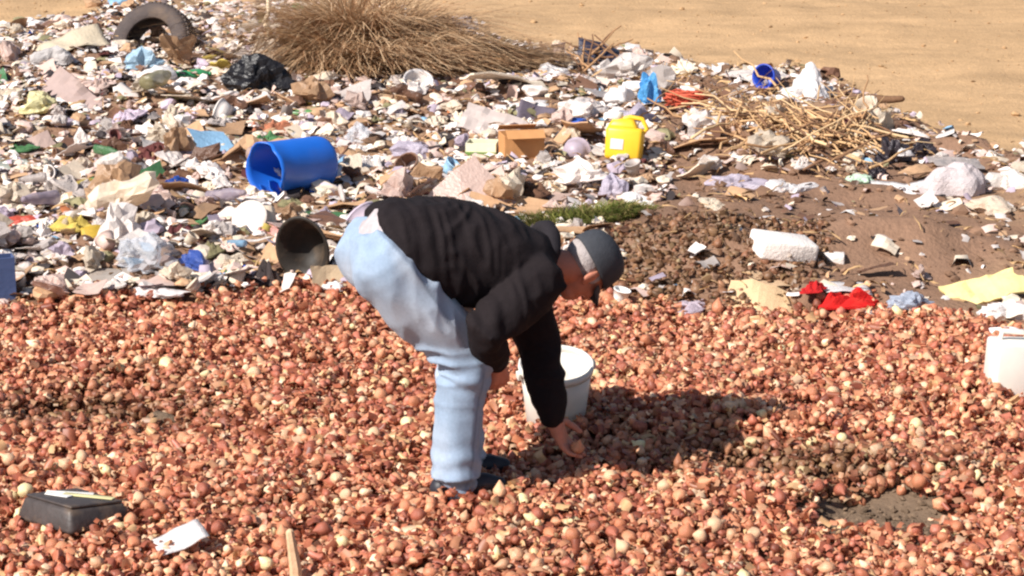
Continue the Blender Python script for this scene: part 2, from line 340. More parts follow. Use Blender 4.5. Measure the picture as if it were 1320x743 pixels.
# ================================================================== THE ONIONS
onion_m = mat('onion_skin', None, 0.5, 0.16, 55, 0.25, 90, attr=True, spec=0.45)
rot_cen = flat(890, 358)
def onion_proto(seg, rings, seed):
    r = np.random.default_rng(seed); prof = []
    for i in range(rings + 1):
        t = i / rings; a = math.pi * t; rr = math.sin(a) ** 0.85; zz = -math.cos(a) * r.uniform(0.84, 0.9)
        if t > 0.8: zz += (t - 0.8) * 5 * 0.6; rr = max(rr * (0.8 - (t - 0.8) * 0.5), 0.1)
        if t == 0: zz -= 0.06
        prof.append((max(rr, 0.09) * (1 + .06 * r.uniform(-1, 1)), zz))
    v, f = lathe(prof, seg, False)
    f.append(tuple(reversed(range(seg)))); f.append(tuple(range(rings * seg, (rings + 1) * seg)))
    v *= (1 + 0.13 * vnoise(v[:, 0] * 2 + seed, v[:, 1] * 2, v[:, 2] * 2, seed))[:, None]
    stripe = np.tile(1 + 0.16 * r.uniform(-1, 1, seg), rings + 1) * np.repeat(1 + 0.10 * np.linspace(-1, 1, rings + 1), seg)
    T = []
    for q in f:
        for k in range(1, len(q) - 1): T.append((q[0], q[k], q[k + 1]))
    return v, np.array(T), stripe, f
PAL = np.array([lin(194, 126, 94), lin(208, 144, 108), lin(178, 106, 78), lin(216, 164, 128), lin(160, 90, 68), lin(228, 192, 158), lin(190, 116, 94), lin(134, 74, 56)])
PW = np.array([.20, .18, .15, .13, .11, .08, .09, .06]); PW /= PW.sum()
PALE = np.array(lin(232, 210, 160)); ROT_SHADE = np.array(lin(112, 84, 58))
def rot_shade_field(x, y):          # brown rot, plus shade painted into the hollow and bank by the mud
    f = 1.4 * bump(x, y, rot_cen[0], rot_cen[1], 0.7, 0.55) + 1.1 * bump(x, y, PIT3[0][0] - .05, PIT3[0][1], 0.5, 0.3) + 1.25 * bump(x, y, PIT2[0][0], PIT2[0][1], 0.32, 0.22) + 0.9 * bump(x, y, PIT[0][0] + 0.05, PIT[0][1] + 0.3, 0.5, 0.16)
    return np.clip(f + 0.35 * vnoise(x * 3, y * 3, 0, 71) - 0.15, 0, 1)
def onion_spots(step):
    xs = np.arange(-3.7, 3.7, step); ys = np.arange(6.3, 12.6, step); x, y = np.meshgrid(xs, ys); x = x.ravel() + rng.uniform(-.5, .5, x.size) * step * 1.1; y = y.ravel() + rng.uniform(-.5, .5, y.size) * step * 1.1
    on, tr, px, py = zones(x, y); m = bump(x, y, *rot_cen, 0.66, 0.75)
    keep = (rng.random(x.size) < np.maximum(on ** 1.5, (m > 0.35) * 0.95)) & (np.abs(x) < 0.215 * y + 1.0)
    bare = bump(x, y, PIT[0][0], PIT[0][1] - .07, 0.40, 0.34) + 0.22 * vnoise(x * 9, y * 9, 0, 77); bare2 = bump(x, y, *pc, 0.09, 0.07)
    keep &= (bare < 0.62) & (bare2 < 0.55); return x[keep], y[keep]
FOOT = P(578, 628)
x1, y1 = onion_spots(0.035); r1 = rng.normal(0.0178, 0.005, len(x1)).clip(0.008, 0.030); z1 = height(x1, y1) - r1 + rng.uniform(-0.022, 0.022, len(x1))
x2, y2 = onion_spots(0.074); r2 = rng.normal(0.0195, 0.0045, len(x2)).clip(0.011, 0.031); z2 = height(x2, y2) + rng.uniform(-0.008, 0.018, len(x2))
ox, oy, orr, oz = map(np.concatenate, ((x1, x2), (y1, y2), (r1, r2), (z1, z2))); top = np.r_[np.zeros(len(x1), bool), np.ones(len(x2), bool)]
rot_shade = rot_shade_field(ox, oy); ci = rng.choice(len(PAL), len(ox), p=PW)
zone = 1 + 0.12 * fbm(ox * 1.2, oy * 1.2, 0, 81, 2); oc = PAL[ci] * (rng.uniform(0.8, 1.15, len(ox)) * zone)[:, None]
pale = rng.random(len(ox)) < np.where(top, 0.045, 0.015); oc[pale] = PALE * rng.uniform(0.85, 1.05, (pale.sum(), 1))
rr_ = (rot_shade * rng.uniform(0.4, 1.1, len(ox))).clip(0, 1)[:, None] * 0.9; rr_ = np.maximum(rr_, (bump(ox, oy, *rot_cen, 0.72, 0.8) * (1 - .8 * zones(ox, oy)[0]) > .2)[:, None] * rng.uniform(.7, 1, (len(ox), 1))); oc = oc * (1 - rr_) + ROT_SHADE * rng.uniform(0.45, 1.25, (len(ox), 1)) * rr_
# the 300 that show largest are onions of their own; the rest of the heap is one mass
vis_px, vis_py = to_px(ox, oy); size = np.where(top & (vis_px > 6) & (vis_px < 1314) & (vis_py < 738) & (rot_shade < 0.3), orr / oy, 0)
size *= (np.hypot(ox - FOOT.x, oy - FOOT.y) > 0.3)
order = np.argsort(-size); single = np.zeros(len(ox), bool); single[order[:296]] = True
def heap(sel, name, label):
    protos = [onion_proto(5, 3, 0), onion_proto(6, 4, 1), onion_proto(6, 4, 2), onion_proto(7, 5, 3), onion_proto(7, 5, 5)]; Vs, Ts, Cs, o = [], [], [], 0
    which = np.where((np.abs(ox) > .215 * oy + .3) | (oy < 7.4), 0, np.where(top, 3, 1) + rng.integers(0, 2, len(ox)))
    for k, (v, T, st, _) in enumerate(protos):
        i = np.where(sel & (which == k))[0]; n = len(i); R = rand_rot(n)
        V = (v[None] * (orr[i, None] * rng.uniform(0.88, 1.12, (n, 3)))[:, None, :]) @ R.transpose(0, 2, 1) + np.stack([ox[i], oy[i], oz[i]], -1)[:, None]
        Vs.append(V.reshape(-1, 3)); Ts.append((T[None] + (np.arange(n) * len(v))[:, None, None]).reshape(-1, 3) + o); o += n * len(v)
        Cs.append((oc[i][:, None, :] * st[None, :, None]).reshape(-1, 3))
    return tag(obj(name, fast_mesh(name, np.vstack(Vs), np.vstack(Ts), onion_m, np.vstack(Cs))), label, None, None, 'stuff')
isrot = bump(ox, oy, *rot_cen, 0.66, 0.75) * (1 - zones(ox, oy)[0]) > 0.2
heap(~single & ~isrot, 'onion_heap', 'wide spread heap of dumped brown onions')
heap(~single & isrot, 'rotten_onion_mound', 'low mound of brown rotten onions behind the heap')
SHADES = [('tan-skinned', lin(206, 142, 106)), ('orange-brown', lin(192, 122, 88)), ('reddish-brown', lin(162, 92, 70)), ('pale straw-coloured', lin(220, 178, 142)), ('cream-white peeled', tuple(PALE))]
omesh = {}; OMARK = [('black plastic box', P(92, 680)), ('white paper scrap', P(234, 712)), ('wooden stake', P(381, 745)), ('shoes of the bent person', P(590, 640)), ('hand reaching down', P(755, 605)), ('muddy bare patch', P(1128, 665)), ('white canister', P(1300, 505)), ('white bucket', P(716, 545)), ('mud clod', P(207, 545))]
for k in range(5):
    for s in range(3):
        v, T, st, f = onion_proto(14, 9, 20 + s); omesh[k, s] = mesh_of('onion', (v, f), onion_m, True, np.array(SHADES[k][1])[None] * st[:, None])
for j, i in enumerate(np.where(single)[0]):
    k = 4 if pale[i] else {0: 1, 1: 0, 2: 1, 3: 3, 4: 2, 5: 3, 6: 2, 7: 2}[int(ci[i])]
    o = obj('onion', omesh[k, j % 3], None, (ox[i], oy[i], oz[i]), tuple(rng.uniform(0, TAU, 3)), tuple(orr[i] * rng.uniform(0.9, 1.1, 3)))
    lm = min(OMARK, key=lambda q: (q[1].x - ox[i]) ** 2 + (q[1].y - oy[i]) ** 2)[0]
    tag(o, f'{SHADES[k][0]} onion lying loose on the heap near the {lm}', 'onion', f'{SHADES[k][0]} onions near the {lm}')
# torn papery skins lying through the heap
def flakes(name, x, y, zz, size, cols, label, m, curl=(0.4, 1.6), aspect=(0.5, 1.2), tilt=0.7):
    n = len(x); u, v = np.meshgrid(np.linspace(-1, 1, 4), [-1.0, 0.0, 1.0]); u, v = u.ravel(), v.ravel()
    c = rng.uniform(*curl, n)[:, None]; a = rng.uniform(*aspect, n)[:, None]
    px = np.sin(u[None] * c) / c; pz = (1 - np.cos(u[None] * c)) / c; py = v[None] * a * (1 - 0.25 * rng.random((n, 12)))
    px = px * (1 + 0.25 * rng.uniform(-1, 1, (n, 12))); pz = -pz + 0.12 * rng.uniform(-1, 1, (n, 12)) + 0.2 * v[None] ** 2 * rng.uniform(-1, 1, (n, 1))
    V = np.stack([px, py, pz], -1) * size[:, None, None]; V = V @ tilt_rot(n, tilt).transpose(0, 2, 1) + np.stack([x, y, zz], -1)[:, None]
    q = np.array([(j * 4 + i, j * 4 + i + 1, j * 4 + 5 + i, j * 4 + 4 + i) for j in range(2) for i in range(3)])
    T = (q[None] + (np.arange(n) * 12)[:, None, None]).reshape(-1, 4)
    return tag(obj(name, fast_mesh(name, V.reshape(-1, 3), T, m, np.repeat(cols, 12, 0))), label, None, None, 'stuff')
skin_m = mat('torn_skin', None, 0.45, 0.2, 60, attr=True, spec=0.5, transl=0.3)
fx, fy = onion_spots(0.0255); k = ((np.abs(fx) < .215 * fy + .3) & (fy > 7.4)) | (rng.random(len(fx)) < .4); fx, fy = fx[k], fy[k]; n = len(fx)
fc = PAL[rng.choice(len(PAL), n, p=PW)] * rng.uniform(0.75, 1.3, (n, 1)); k = rng.random(n) < 0.12; fc[k] = np.array(lin(235, 190, 140)) * rng.uniform(0.85, 1.1, (k.sum(), 1))
k = (rot_shade_field(fx, fy) * rng.uniform(0.4, 1.1, n)).clip(0, 1)[:, None] * 0.9; k = np.maximum(k, (bump(fx, fy, *rot_cen, 0.72, 0.8) * (1 - .8 * zones(fx, fy)[0]) > .2)[:, None] * rng.uniform(.7, 1, (n, 1))); fc = fc * (1 - k) + ROT_SHADE * rng.uniform(0.4, 1.3, (n, 1)) * k
flakes('onion_skins', fx, fy, height(fx, fy) + rng.uniform(-0.012, 0.03, n), rng.lognormal(math.log(0.0145), 0.38, n).clip(0.006, 0.027), fc, 'torn papery onion skins strewn through the heap', skin_m, (.7, 2.3))

# ================================================================== THE PERSON
def person():
    rz = math.radians(20); base = FOOT + Vector((0, 0, -0.012))
    M0 = Matrix.LocRotScale(base, Euler((0, 0, rz)), Vector((.955, .955, 1.0)))
    V3 = Vector
    sh_n, el_n, wr_n = V3((.29, -.185, .785)), V3((.045, -.27, .645)), V3((.145, -.12, .50))
    sh_f, el_f, wr_f = V3((.32, .17, .755)), V3((.41, .15, .47)), V3((.437, .07, .21))
    hip_n, kn_n, an_n = V3((-.225, -.10, .87)), V3((.045, -.115, .49)), V3((-.005, -.10, .09))
    hip_f, kn_f, an_f = V3((-.225, .10, .87)), V3((.115, .10, .50)), V3((.085, .10, .09))
    # head frame: X towards the face, Z towards the crown
    hc = V3((.535, .0, .765)); crown = V3((.93, .0, .36)).normalized(); face = V3((.36, .27, -.9)); face = (face - crown * face.dot(crown)).normalized(); left = crown.cross(face)
    HM = Matrix(((face.x, left.x, crown.x, hc.x), (face.y, left.y, crown.y, hc.y), (face.z, left.z, crown.z, hc.z), (0, 0, 0, 1)))
    def hp(x, y, z): return HM @ V3((x, y, z))
    B = []
    # head
    B += [xform(e, HM) for e in (ellipsoid((-.012, 0, .045), (.098, .077, .085)), ellipsoid((.028, 0, -.02), (.068, .064, .085)), ellipsoid((.045, 0, -.088), (.042, .045, .03)),
        ellipsoid((.075, 0, .028), (.022, .05, .015)), ellipsoid((.088, 0, -.062), (.013, .026, .007)), ellipsoid((.086, 0, -.077), (.013, .023, .007)), ellipsoid((.07, .035, -.02), (.026, .022, .022)), ellipsoid((.07, -.035, -.02), (.026, .022, .022)))]
    B.append(xform(tube([(.09, 0, .02), (.107, 0, -.012), (.114, 0, -.028)], [.009, .012, .014]), HM)); B.append(xform(ellipsoid((.1, .012, -.03), (.012, .009, .009)), HM)); B.append(xform(ellipsoid((.1, -.012, -.03), (.012, .009, .009)), HM))
    for s in (-1, 1):
        B.append(xform(ellipsoid((-.012, s * .08, -.012), (.024, .012, .038), (0, .15, s * -.4)), HM)); B.append(xform(ellipsoid((-.003, s * .079, -.04), (.010, .008, .012)), HM))
    nb = V3((.36, 0, .80)); B.append(tube([nb - V3((.06, 0, 0)), nb, hp(-.03, 0, -.045), hp(-.02, 0, 0)], [.075, .062, .056, .058], 18))
    # trunk and limbs under the clothes
    B += [ellipsoid((-.22, 0, .865), (.11, .15, .10)), ellipsoid((.0, 0, .87), (.24, .165, .12)), ellipsoid((.22, 0, .82), (.17, .17, .115))]
    for h_, k_, a_ in ((hip_n, kn_n, an_n), (hip_f, kn_f, an_f)):
        B.append(tube([h_, h_.lerp(k_, .5), k_, k_.lerp(a_, .35), a_], [.088, .075, .055, .055, .04], 16)); B.append(tube([a_ + V3((-.03, 0, -.045)), a_ + V3((.09, 0, -.06))], [.035, .03], 12))
    for s_, e_, w_ in ((sh_n, el_n, wr_n), (sh_f, el_f, wr_f)):
        B.append(tube([s_ + (V3((0, 0, 0)) - V3((0, s_.y, 0))) * .3, s_, s_.lerp(e_, .5), e_, e_.lerp(w_, .35), w_], [.06, .058, .05, .04, .042, .028], 16))
    def hand(wr, d, palmn, curl, spread=.25, side=1, K=1.05):       # d: along the hand, palmn: out of the palm, side: which way the thumb stands
        i0 = len(B); w0 = wr.copy(); d = d.normalized(); palmn = (palmn - d * palmn.dot(d)).normalized(); a = d.cross(palmn) * side
        B.append(tube([wr - d * .03, wr + d * .02], [.028, .029], 12))
        B.append(tube([wr + d * .02, wr + d * .05 + a * .012, wr + d * .085 + a * .022], [.026, .021, .013], 12))
        B.append(tube([wr + d * .02, wr + d * .05 - a * .012, wr + d * .085 - a * .022], [.026, .021, .013], 12)); B.append(tube([wr + d * .03, wr + d * .088], [.022, .014], 12))
        for i, (o_, L) in enumerate(((.030, .072), (.010, .080), (-.010, .075), (-.029, .060))):
            p = wr + d * (.088 if i in (1, 2) else .082) + a * o_; dirn = (d + a * o_ * spread * 12).normalized(); ang = 0; pts = [p - dirn * .02, p]; rad = [.0095, .0095]
            for j, fr in enumerate((.45, .32, .23)):
                ang += curl * (1.0, 1.1, .8)[j]; q = dirn * math.cos(ang) + palmn * math.sin(ang); p = p + q * L * fr; pts.append(p.copy()); rad.append((.0092, .0085, .0072)[j])
            B.append(tube(pts, rad, 10))
        t0 = wr + d * .025 + a * .022; t1 = t0 + (d * .6 + a * .75 + palmn * .35).normalized() * .038; t2 = t1 + (d * .85 + a * .25 + palmn * .5).normalized() * .03; t3 = t2 + (d * .85 + palmn * .55).normalized() * .024
        B.append(tube([wr + d * .015 + a * .01, t0, t1, t2, t3], [.018, .016, .0115, .0105, .0085], 10))
        for i_ in range(i0, len(B)): B[i_] = ((B[i_][0] - np.array(w0)) * K + np.array(w0), B[i_][1])
        return wr + (d * .12 + palmn * .035) * K
    grip = hand(wr_f, V3((.15, -.05, -.36)), V3((.45, -.35, .05)), .34, side=-1, K=1.2)
    hand(wr_n, V3((.12, .10, -.42)), V3((-.1, .95, .1)), .5, side=-1)
    body = remesh(B, 0.0055, 2, 'person'); skin = mat('skin', lin(196, 128, 104), 0.55, 0.1, 40, 0.12, 120, spec=0.35); body.materials.append(skin)
    p = obj('person', body); p.matrix_world = M0
    tag(p, 'person in black jacket, blue jeans and dark cap bent over gathering onions', 'person')
    # ---- jeans
    J = [ellipsoid((-.235, 0, .868), (.13, .185, .12)), ellipsoid((-.18, 0, .83), (.13, .17, .12)), ellipsoid((-.265, -.08, .855), (.115, .1, .125)), ellipsoid((-.265, .08, .855), (.115, .1, .125))]
    for h_, k_, a_ in ((hip_n, kn_n, an_n), (hip_f, kn_f, an_f)):
        J.append(tube([h_ + V3((-.01, 0, -.01)), h_.lerp(k_, .35) + V3((-.012, 0, -.012)), h_.lerp(k_, .7), k_ + V3((-.008, 0, 0)), k_.lerp(a_, .3) + V3((-.02, 0, 0)), k_.lerp(a_, .65) + V3((-.012, 0, 0)), a_ + V3((-.002, 0, .0)), a_ + V3((.004, 0, -.03))], [.128, .122, .105, .094, .09, .088, .09, .092], 22))
    jm = remesh(J, 0.008, 5, 'jeans'); v, nn = co_of(jm); sgn = np.where(v[:, 1] < 0, 1.0, 2.0)
    low = 1 - sstep(.12, .30, v[:, 2]); kn = np.exp(-((v[:, 2] - .47) / .085) ** 2); thigh = sstep(.5, .62, v[:, 2])
    d = low * .004 * np.sin(v[:, 2] * 80 + 3.5 * vnoise(v[:, 0] * 9, v[:, 1] * 9, 0, 3) + sgn) + kn * .016 * (1 - 2.2 * np.abs(vnoise(v[:, 0] * 7 + v[:, 2] * 6, v[:, 1] * 7, v[:, 2] * 24, 4)))
    ax = (v[:, 0] * .61 - v[:, 2] * .79); cr = v[:, 0] * .79 + v[:, 2] * .61
    d += thigh * .014 * (1 - 2.0 * np.abs(vnoise(ax * 5, v[:, 1] * 6, cr * 15, 6))) + .007 * (1 - 2 * np.abs(vnoise(v[:, 0] * 13, v[:, 1] * 13, v[:, 2] * 8 + v[:, 0] * 6, 7))) + .006 * tri(v[:, 2] * 5 + v[:, 0] * 7 + .8 * vnoise(v[:, 0] * 6, v[:, 1] * 6, v[:, 2] * 6, 8)) * kn
    d += (v[:, 2] < .085) * (-.02)
    jm.vertices.foreach_set('co', (v + nn * d[:, None]).astype(np.float32).ravel()); jm.update()
    seamv = np.exp(-((v[:, 0] - (0.04 - .2 * np.abs(v[:, 2] - .45))) / .012) ** 2)
    base_c = np.array(lin(146, 164, 186)); worn = sstep(-.2, .6, fbm(v[:, 0] * 5, v[:, 1] * 5, v[:, 2] * 4, 9, 3)) * .5 + thigh * .45 * np.exp(-((v[:, 2] - .68) / .12) ** 2)
    jc = base_c[None] * (1 - worn[:, None]) + np.array(lin(206, 212, 222))[None] * worn[:, None]
    lx = np.where(v[:, 2] < .49, np.interp(v[:, 2], [.06, .49], [-.005, .045]), np.interp(v[:, 2], [.49, .87], [.045, -.225])) + .02 + np.where(v[:, 1] < 0, 0, .06)
    jc = jc * (1 - .32 * np.exp(-((v[:, 0] - lx) / .005) ** 2) * (v[:, 2] < .9))[:, None]
    jc = jc * (1 + .12 * fbm(v[:, 0] * 22, v[:, 1] * 22, v[:, 2] * 9, 19, 3))[:, None]
    jc = jc * (1 - .35 * np.exp(-((v[:, 2] - .075) / .012) ** 2))[:, None]
    a = jm.color_attributes.new('Col', 'FLOAT_COLOR', 'POINT'); c = np.ones((len(v), 4), np.float32); c[:, :3] = jc; a.data.foreach_set('color', c.ravel())
    jm.materials.append(mat('denim', None, 0.9, 0.1, 90, 0.25, 350, attr=True, spec=0.1)); j = obj('jeans', jm, p); j['label'] = 'faded light blue jeans'
    # ---- jacket
    rings = [(-.235, .885, .06, .10, .16), (-.232, .887, .142, .19, .15), (-.2, .885, .160, .208, .14), (-.13, .878, .172, .215, .11), (-.04, .868, .176, .22, .07), (.06, .858, .172, .22, .03), (.16, .84, .162, .222, .0), (.25, .818, .148, .215, -.02), (.325, .80, .125, .185, -.03), (.375, .795, .10, .135, -.03), (.40, .793, .05, .07, -.03)]
    sg = 36; Vv, F = [], []
    for (u, zc, t, wd, shx) in rings:
        for k in range(sg):
            an = TAU * k / sg; cz, cy = math.sin(an), math.cos(an); e = 0.85
            yy = wd * math.copysign(abs(cy) ** e, cy); zz = t * math.copysign(abs(cz) ** e, cz); Vv.append((u - .002 * (u < -.1) - shx * zz / max(t, .01) * (.25 if zz > 0 else 1.1), yy, zc + zz * (1.06 if zz < 0 else 1.03)))
    for i in range(len(rings) - 1):
        for k in range(sg): k2 = (k + 1) % sg; F.append((i * sg + k, (i + 1) * sg + k, (i + 1) * sg + k2, i * sg + k2))
    F.append(tuple(range(sg))); F.append(tuple(reversed(range((len(rings) - 1) * sg, len(rings) * sg))))
    K = [(np.array(Vv), F)]
    K.append(tube([sh_n + V3((-.01, .07, .0)), sh_n, sh_n.lerp(el_n, .5) + V3((0, 0, -.005)), el_n, el_n.lerp(wr_n, .35), el_n.lerp(wr_n, .8), wr_n + (el_n - wr_n) * .06], [.105, .098, .086, .076, .07, .058, .052], 20))
    K.append(tube([sh_f + V3((-.01, -.07, .0)), sh_f, sh_f.lerp(el_f, .5), el_f, el_f.lerp(wr_f, .4), el_f.lerp(wr_f, .85), wr_f + (el_f - wr_f) * .05], [.105, .10, .09, .08, .074, .062, .055], 20))
    km = remesh(K, 0.008, 6, 'jacket'); v, nn = co_of(km)
    tor = 1 - sstep(.12, .34, v[:, 0]); tor *= sstep(.62, .72, v[:, 2])
    d = tor * .009 * (1 - 2.3 * np.abs(vnoise(v[:, 0] * 17 + 3 * vnoise(v[:, 0] * 4, v[:, 1] * 4, v[:, 2] * 4, 31), v[:, 1] * 3.5, v[:, 2] * 3.2, 32)))
    d += tor * .004 * (1 - 2.2 * np.abs(vnoise(v[:, 0] * 30, v[:, 1] * 6, v[:, 2] * 7 + v[:, 0] * 8, 33)))
    fz = (1 - tor); d += fz * .007 * (1 - 2.2 * np.abs(vnoise(v[:, 0] * 8, v[:, 1] * 8, v[:, 2] * 15, 34))) + .004 * (1 - 2 * np.abs(vnoise(v[:, 0] * 18, v[:, 1] * 14, v[:, 2] * 18, 35)))
    km.vertices.foreach_set('co', (v + nn * d[:, None]).astype(np.float32).ravel()); km.update()
    jk = mat('black_jacket', lin(34, 28, 30), 0.85, 0.15, 60, 0.3, 260, spec=0.15); km.materials.append(jk); kk = obj('jacket', km, p); kk['label'] = 'plain black jacket with wrinkled back'
    for w_, e_, nm in ((wr_n, el_n, 'cuff'), (wr_f, el_f, 'cuff')):
        q = (e_ - w_).normalized(); cf = tube([w_ + q * .004, w_ + q * .02, w_ + q * .045], [.049, .055, .056], 18); me = mesh_of('cuff', cf, mat('jacket_cuff', lin(44, 40, 44), 0.85, 0.1, 80, 0.4, 300, spec=.2)); obj('cuff', me, kk)
    col = [tube([V3((.335, -.115, .80)), V3((.37, -.105, .865)), V3((.385, -.055, .905)), V3((.39, 0, .918)), V3((.385, .055, .905)), V3((.37, .105, .865)), V3((.335, .115, .80))], [.03, .032, .034, .034, .034, .032, .03], 14),
           tube([V3((.335, -.115, .80)), V3((.36, -.10, .74)), V3((.385, -.03, .70)), V3((.385, .03, .70)), V3((.36, .10, .74)), V3((.335, .115, .80))], .03, 12)]
    cm = remesh(col, .007, 4, 'collar'); cm.materials.append(mat('jacket_collar', lin(40, 36, 40), 0.85, 0.1, 80, 0.3, 300, spec=.2)); obj('collar', cm, kk)
    # ---- shirt tail showing at the waist
    sv, sf = ellipsoid((-.235, -.01, .915), (.105, .172, .105), (0, .25, 0), 28, 18); sv = sv * (1 + .03 * vnoise(sv[:, 0] * 20, sv[:, 1] * 20, sv[:, 2] * 8, 3))[:, None]
    obj('shirt', mesh_of('shirt', (sv, sf), mat('shirt_cloth', lin(178, 168, 170), .85, .25, 40, spec=.2)), p)
    # ---- hair, cap
    hm = [xform(ellipsoid((-.04, 0, .008), (.077, .0795, .058)), HM), xform(ellipsoid((.012, -.06, .01), (.02, .021, .035)), HM), xform(ellipsoid((.012, .06, .01), (.02, .021, .035)), HM)]
    hh = remesh(hm, .005, 3, 'hair'); v, nn = co_of(hh); hh.vertices.foreach_set('co', (v + nn * (.0015 * vnoise(v[:, 0] * 90, v[:, 1] * 90, v[:, 2] * 60, 5))[:, None]).astype(np.float32).ravel()); hh.update()
    hh.materials.append(mat('grey_hair', lin(168, 158, 156), .85, .2, 90, .3, 150)); o = obj('hair', hh, p); o['label'] = 'short white hair'
    prof = [(1.0, -.012), (1.03, .0), (1.02, .03), (.97, .06), (.82, .088), (.55, .105), (.25, .112), (.02, .113)]
    cv, cf = lathe(prof, 30, False); cv = cv * np.array([.112, .091, 1]) + np.array([-.012, 0, .036]); cv[:, 2] += .012 * np.clip(-cv[:, 0] / .1, -1, 1) * -1
    iv = cv * np.array([.96, .95, .97]); cvf = join([(cv, cf), (iv, [tuple(reversed(q)) for q in cf])])
    n1 = len(cv); cvf = (cvf[0], cvf[1] + [(k, n1 + k, n1 + (k + 1) % 30, (k + 1) % 30) for k in range(30)])
    cp_m = mat('cap_cloth', lin(62, 64, 70), .75, .15, 50, .25, 220, spec=.25)
    cv2 = xform(cvf, HM); cap = obj('cap', mesh_of('cap', cv2, cp_m), p); cap['label'] = 'dark grey baseball cap'
    vis = []; F = []; nu, nv = 13, 6                                        # the peak of the cap
    for s in (0, 1):
        for i in range(nu):
            for k in range(nv):
                a_ = (i / (nu - 1) - .5) * 2.3; r_ = k / (nv - 1); L = .072 * max(0, math.cos(a_ * 1.25)) ** .6
                x_ = .104 * math.cos(a_) - .012 + r_ * L; y_ = .088 * math.sin(a_) * (1 + .02 * r_); z_ = .03 - .018 * (y_ / .08) ** 2 - .022 * r_ - s * .005; vis.append((x_, y_, z_))
    for s in (0, 1):
        o_ = s * nu * nv
        for i in range(nu - 1):
            for k in range(nv - 1):
                q = (o_ + i * nv + k, o_ + i * nv + k + 1, o_ + (i + 1) * nv + k + 1, o_ + (i + 1) * nv + k); F.append(q if s else tuple(reversed(q)))
    for i in range(nu - 1): F.append((i * nv + nv - 1, (i + 1) * nv + nv - 1, nu * nv + (i + 1) * nv + nv - 1, nu * nv + i * nv + nv - 1))
    obj('visor', mesh_of('visor', xform((np.array(vis), F), HM), cp_m), cap); obj('button', mesh_of('button', xform(ellipsoid((-.012, 0, .148), (.009, .009, .005)), HM), cp_m), cap)
    for s in (-1, 1):
        e = obj('eye', mesh_of('eye', xform(ellipsoid((.079, s * .03, .008), (.012, .015, .009)), HM), mat('eye', lin(60, 44, 38), .2, .1, 40)), p)
    # ---- shoes
    for a_ in (an_n, an_f):
        s = [tube([a_ + V3((-.055, 0, -.045)), a_ + V3((.03, 0, -.04)), a_ + V3((.12, -.006, -.05)), a_ + V3((.165, -.006, -.056))], [.045, .047, .043, .032], 16), tube([a_ + V3((-.02, 0, .0)), a_ + V3((-.01, 0, -.04))], [.05, .05], 14)]
        sm = remesh(s, .006, 3, 'shoe'); sm.materials.append(mat('shoe_leather', lin(44, 42, 50), .5, .15, 30, spec=.4)); so_ = obj('shoe', sm, p)
        sole = [tube([a_ + V3((-.065, 0, -.078)), a_ + V3((.04, 0, -.078)), a_ + V3((.12, -.006, -.078)), a_ + V3((.17, -.006, -.074))], [.04, .04, .042, .03], 14)]
        v, f = sole[0]; v = v.copy(); v[:, 2] = (v[:, 2] - (a_.z - .078)) * .35 + a_.z - .08; obj('sole', mesh_of('sole', (v, f), mat('rubber_sole', lin(70, 62, 58), .8, .1, 30)), so_)
    g = M0 @ grip
    o = obj('onion', omesh[0, 1], None, g, (.4, .3, 0), (.026, .026, .026)); tag(o, 'tan onion held in the reaching hand of the bent person', 'onion')
person()

# ------------------------------------------------------------------ the white bucket
b = P(716, 541); t = empty('bucket', b + Vector((0, 0, .0)), (math.radians(13), math.radians(-4), .3)); tag(t, 'white plastic bucket standing on the onions beside the bent person', 'bucket')
wp = mat('white_bucket_plastic', lin(236, 230, 220), .45, .05, 14, dirt=.12, spec=.4, transl=.12)
obj('body', mesh_of('body', lathe([(.108, 0), (.112, .004), (.126, .13), (.136, .225), (.134, .225), (.124, .13), (.110, .01), (.001, .01)], 40), wp), t)
obj('rim', mesh_of('rim', lathe([(.1335, .222), (.143, .222), (.145, .235), (.143, .250), (.1345, .250), (.1325, .236), (.1335, .222)], 40, False), wp), t)
hd = [(.147 * math.cos(a_), .147 * math.sin(a_) * .96, .225 - .10 * math.sin(a_ - .0)) for a_ in np.linspace(0.03, math.pi - .03, 22)]
obj('handle', mesh_of('handle', tube(hd, .0028, 6), mat('steel_wire', lin(150, 148, 145), .4, .1, 20, metal=.8)), t)
for s in (-1, 1): obj('handle_lug', mesh_of('handle_lug', xform(rbox(.016, .03, .03, .003), Matrix.Translation((s * .148, 0, .205))), wp), t)

# ================================================================== THINGS LYING ON THE ONIONS
# black plastic box
c = P(96, 664); t = empty('black_plastic_box', c + Vector((0, 0, -.02)), (math.radians(-3), math.radians(4), math.radians(47))); tag(t, 'black plastic box with pale torn label lying half sunk in onions', 'box')
bl = mat('black_plastic', lin(70, 62, 60), .5, .3, 20, .15, 60, dirt=.55)
v, f = rbox(.27, .31, .085, .016, .84); v[:, 2] *= 1 - .25 * (v[:, 0] + .13) / .26; obj('body', mesh_of('body', (v, f), bl), t)
def lid_z(x): return .085 * (1 - .25 * (x + .13) / .26)
v, f = rbox(.215, .25, .010, .004); v[:, 2] += lid_z(v[:, 0]) - .002; obj('lid', mesh_of('lid', (v, f), bl), t)
for (x0, y0, sx, sy, cc, rz_) in ((.02, .05, .16, .045, lin(244, 240, 232), -.75), (.045, -.02, .18, .042, lin(226, 216, 160), -1.0), (-.03, .045, .04, .09, lin(238, 234, 228), .35)):
    v, f = rbox(sx, sy, .003, .001); v, f = xform((v, f), Matrix.Translation((x0, y0, 0)) @ Matrix.Rotation(rz_, 4, 'Z')); v[:, 2] += lid_z(v[:, 0]) + .009
    obj('label_strip', mesh_of('label_strip', (v, f), mat('paper_%d' % int(cc[2] * 100), cc, .8, .08, 30)), t)

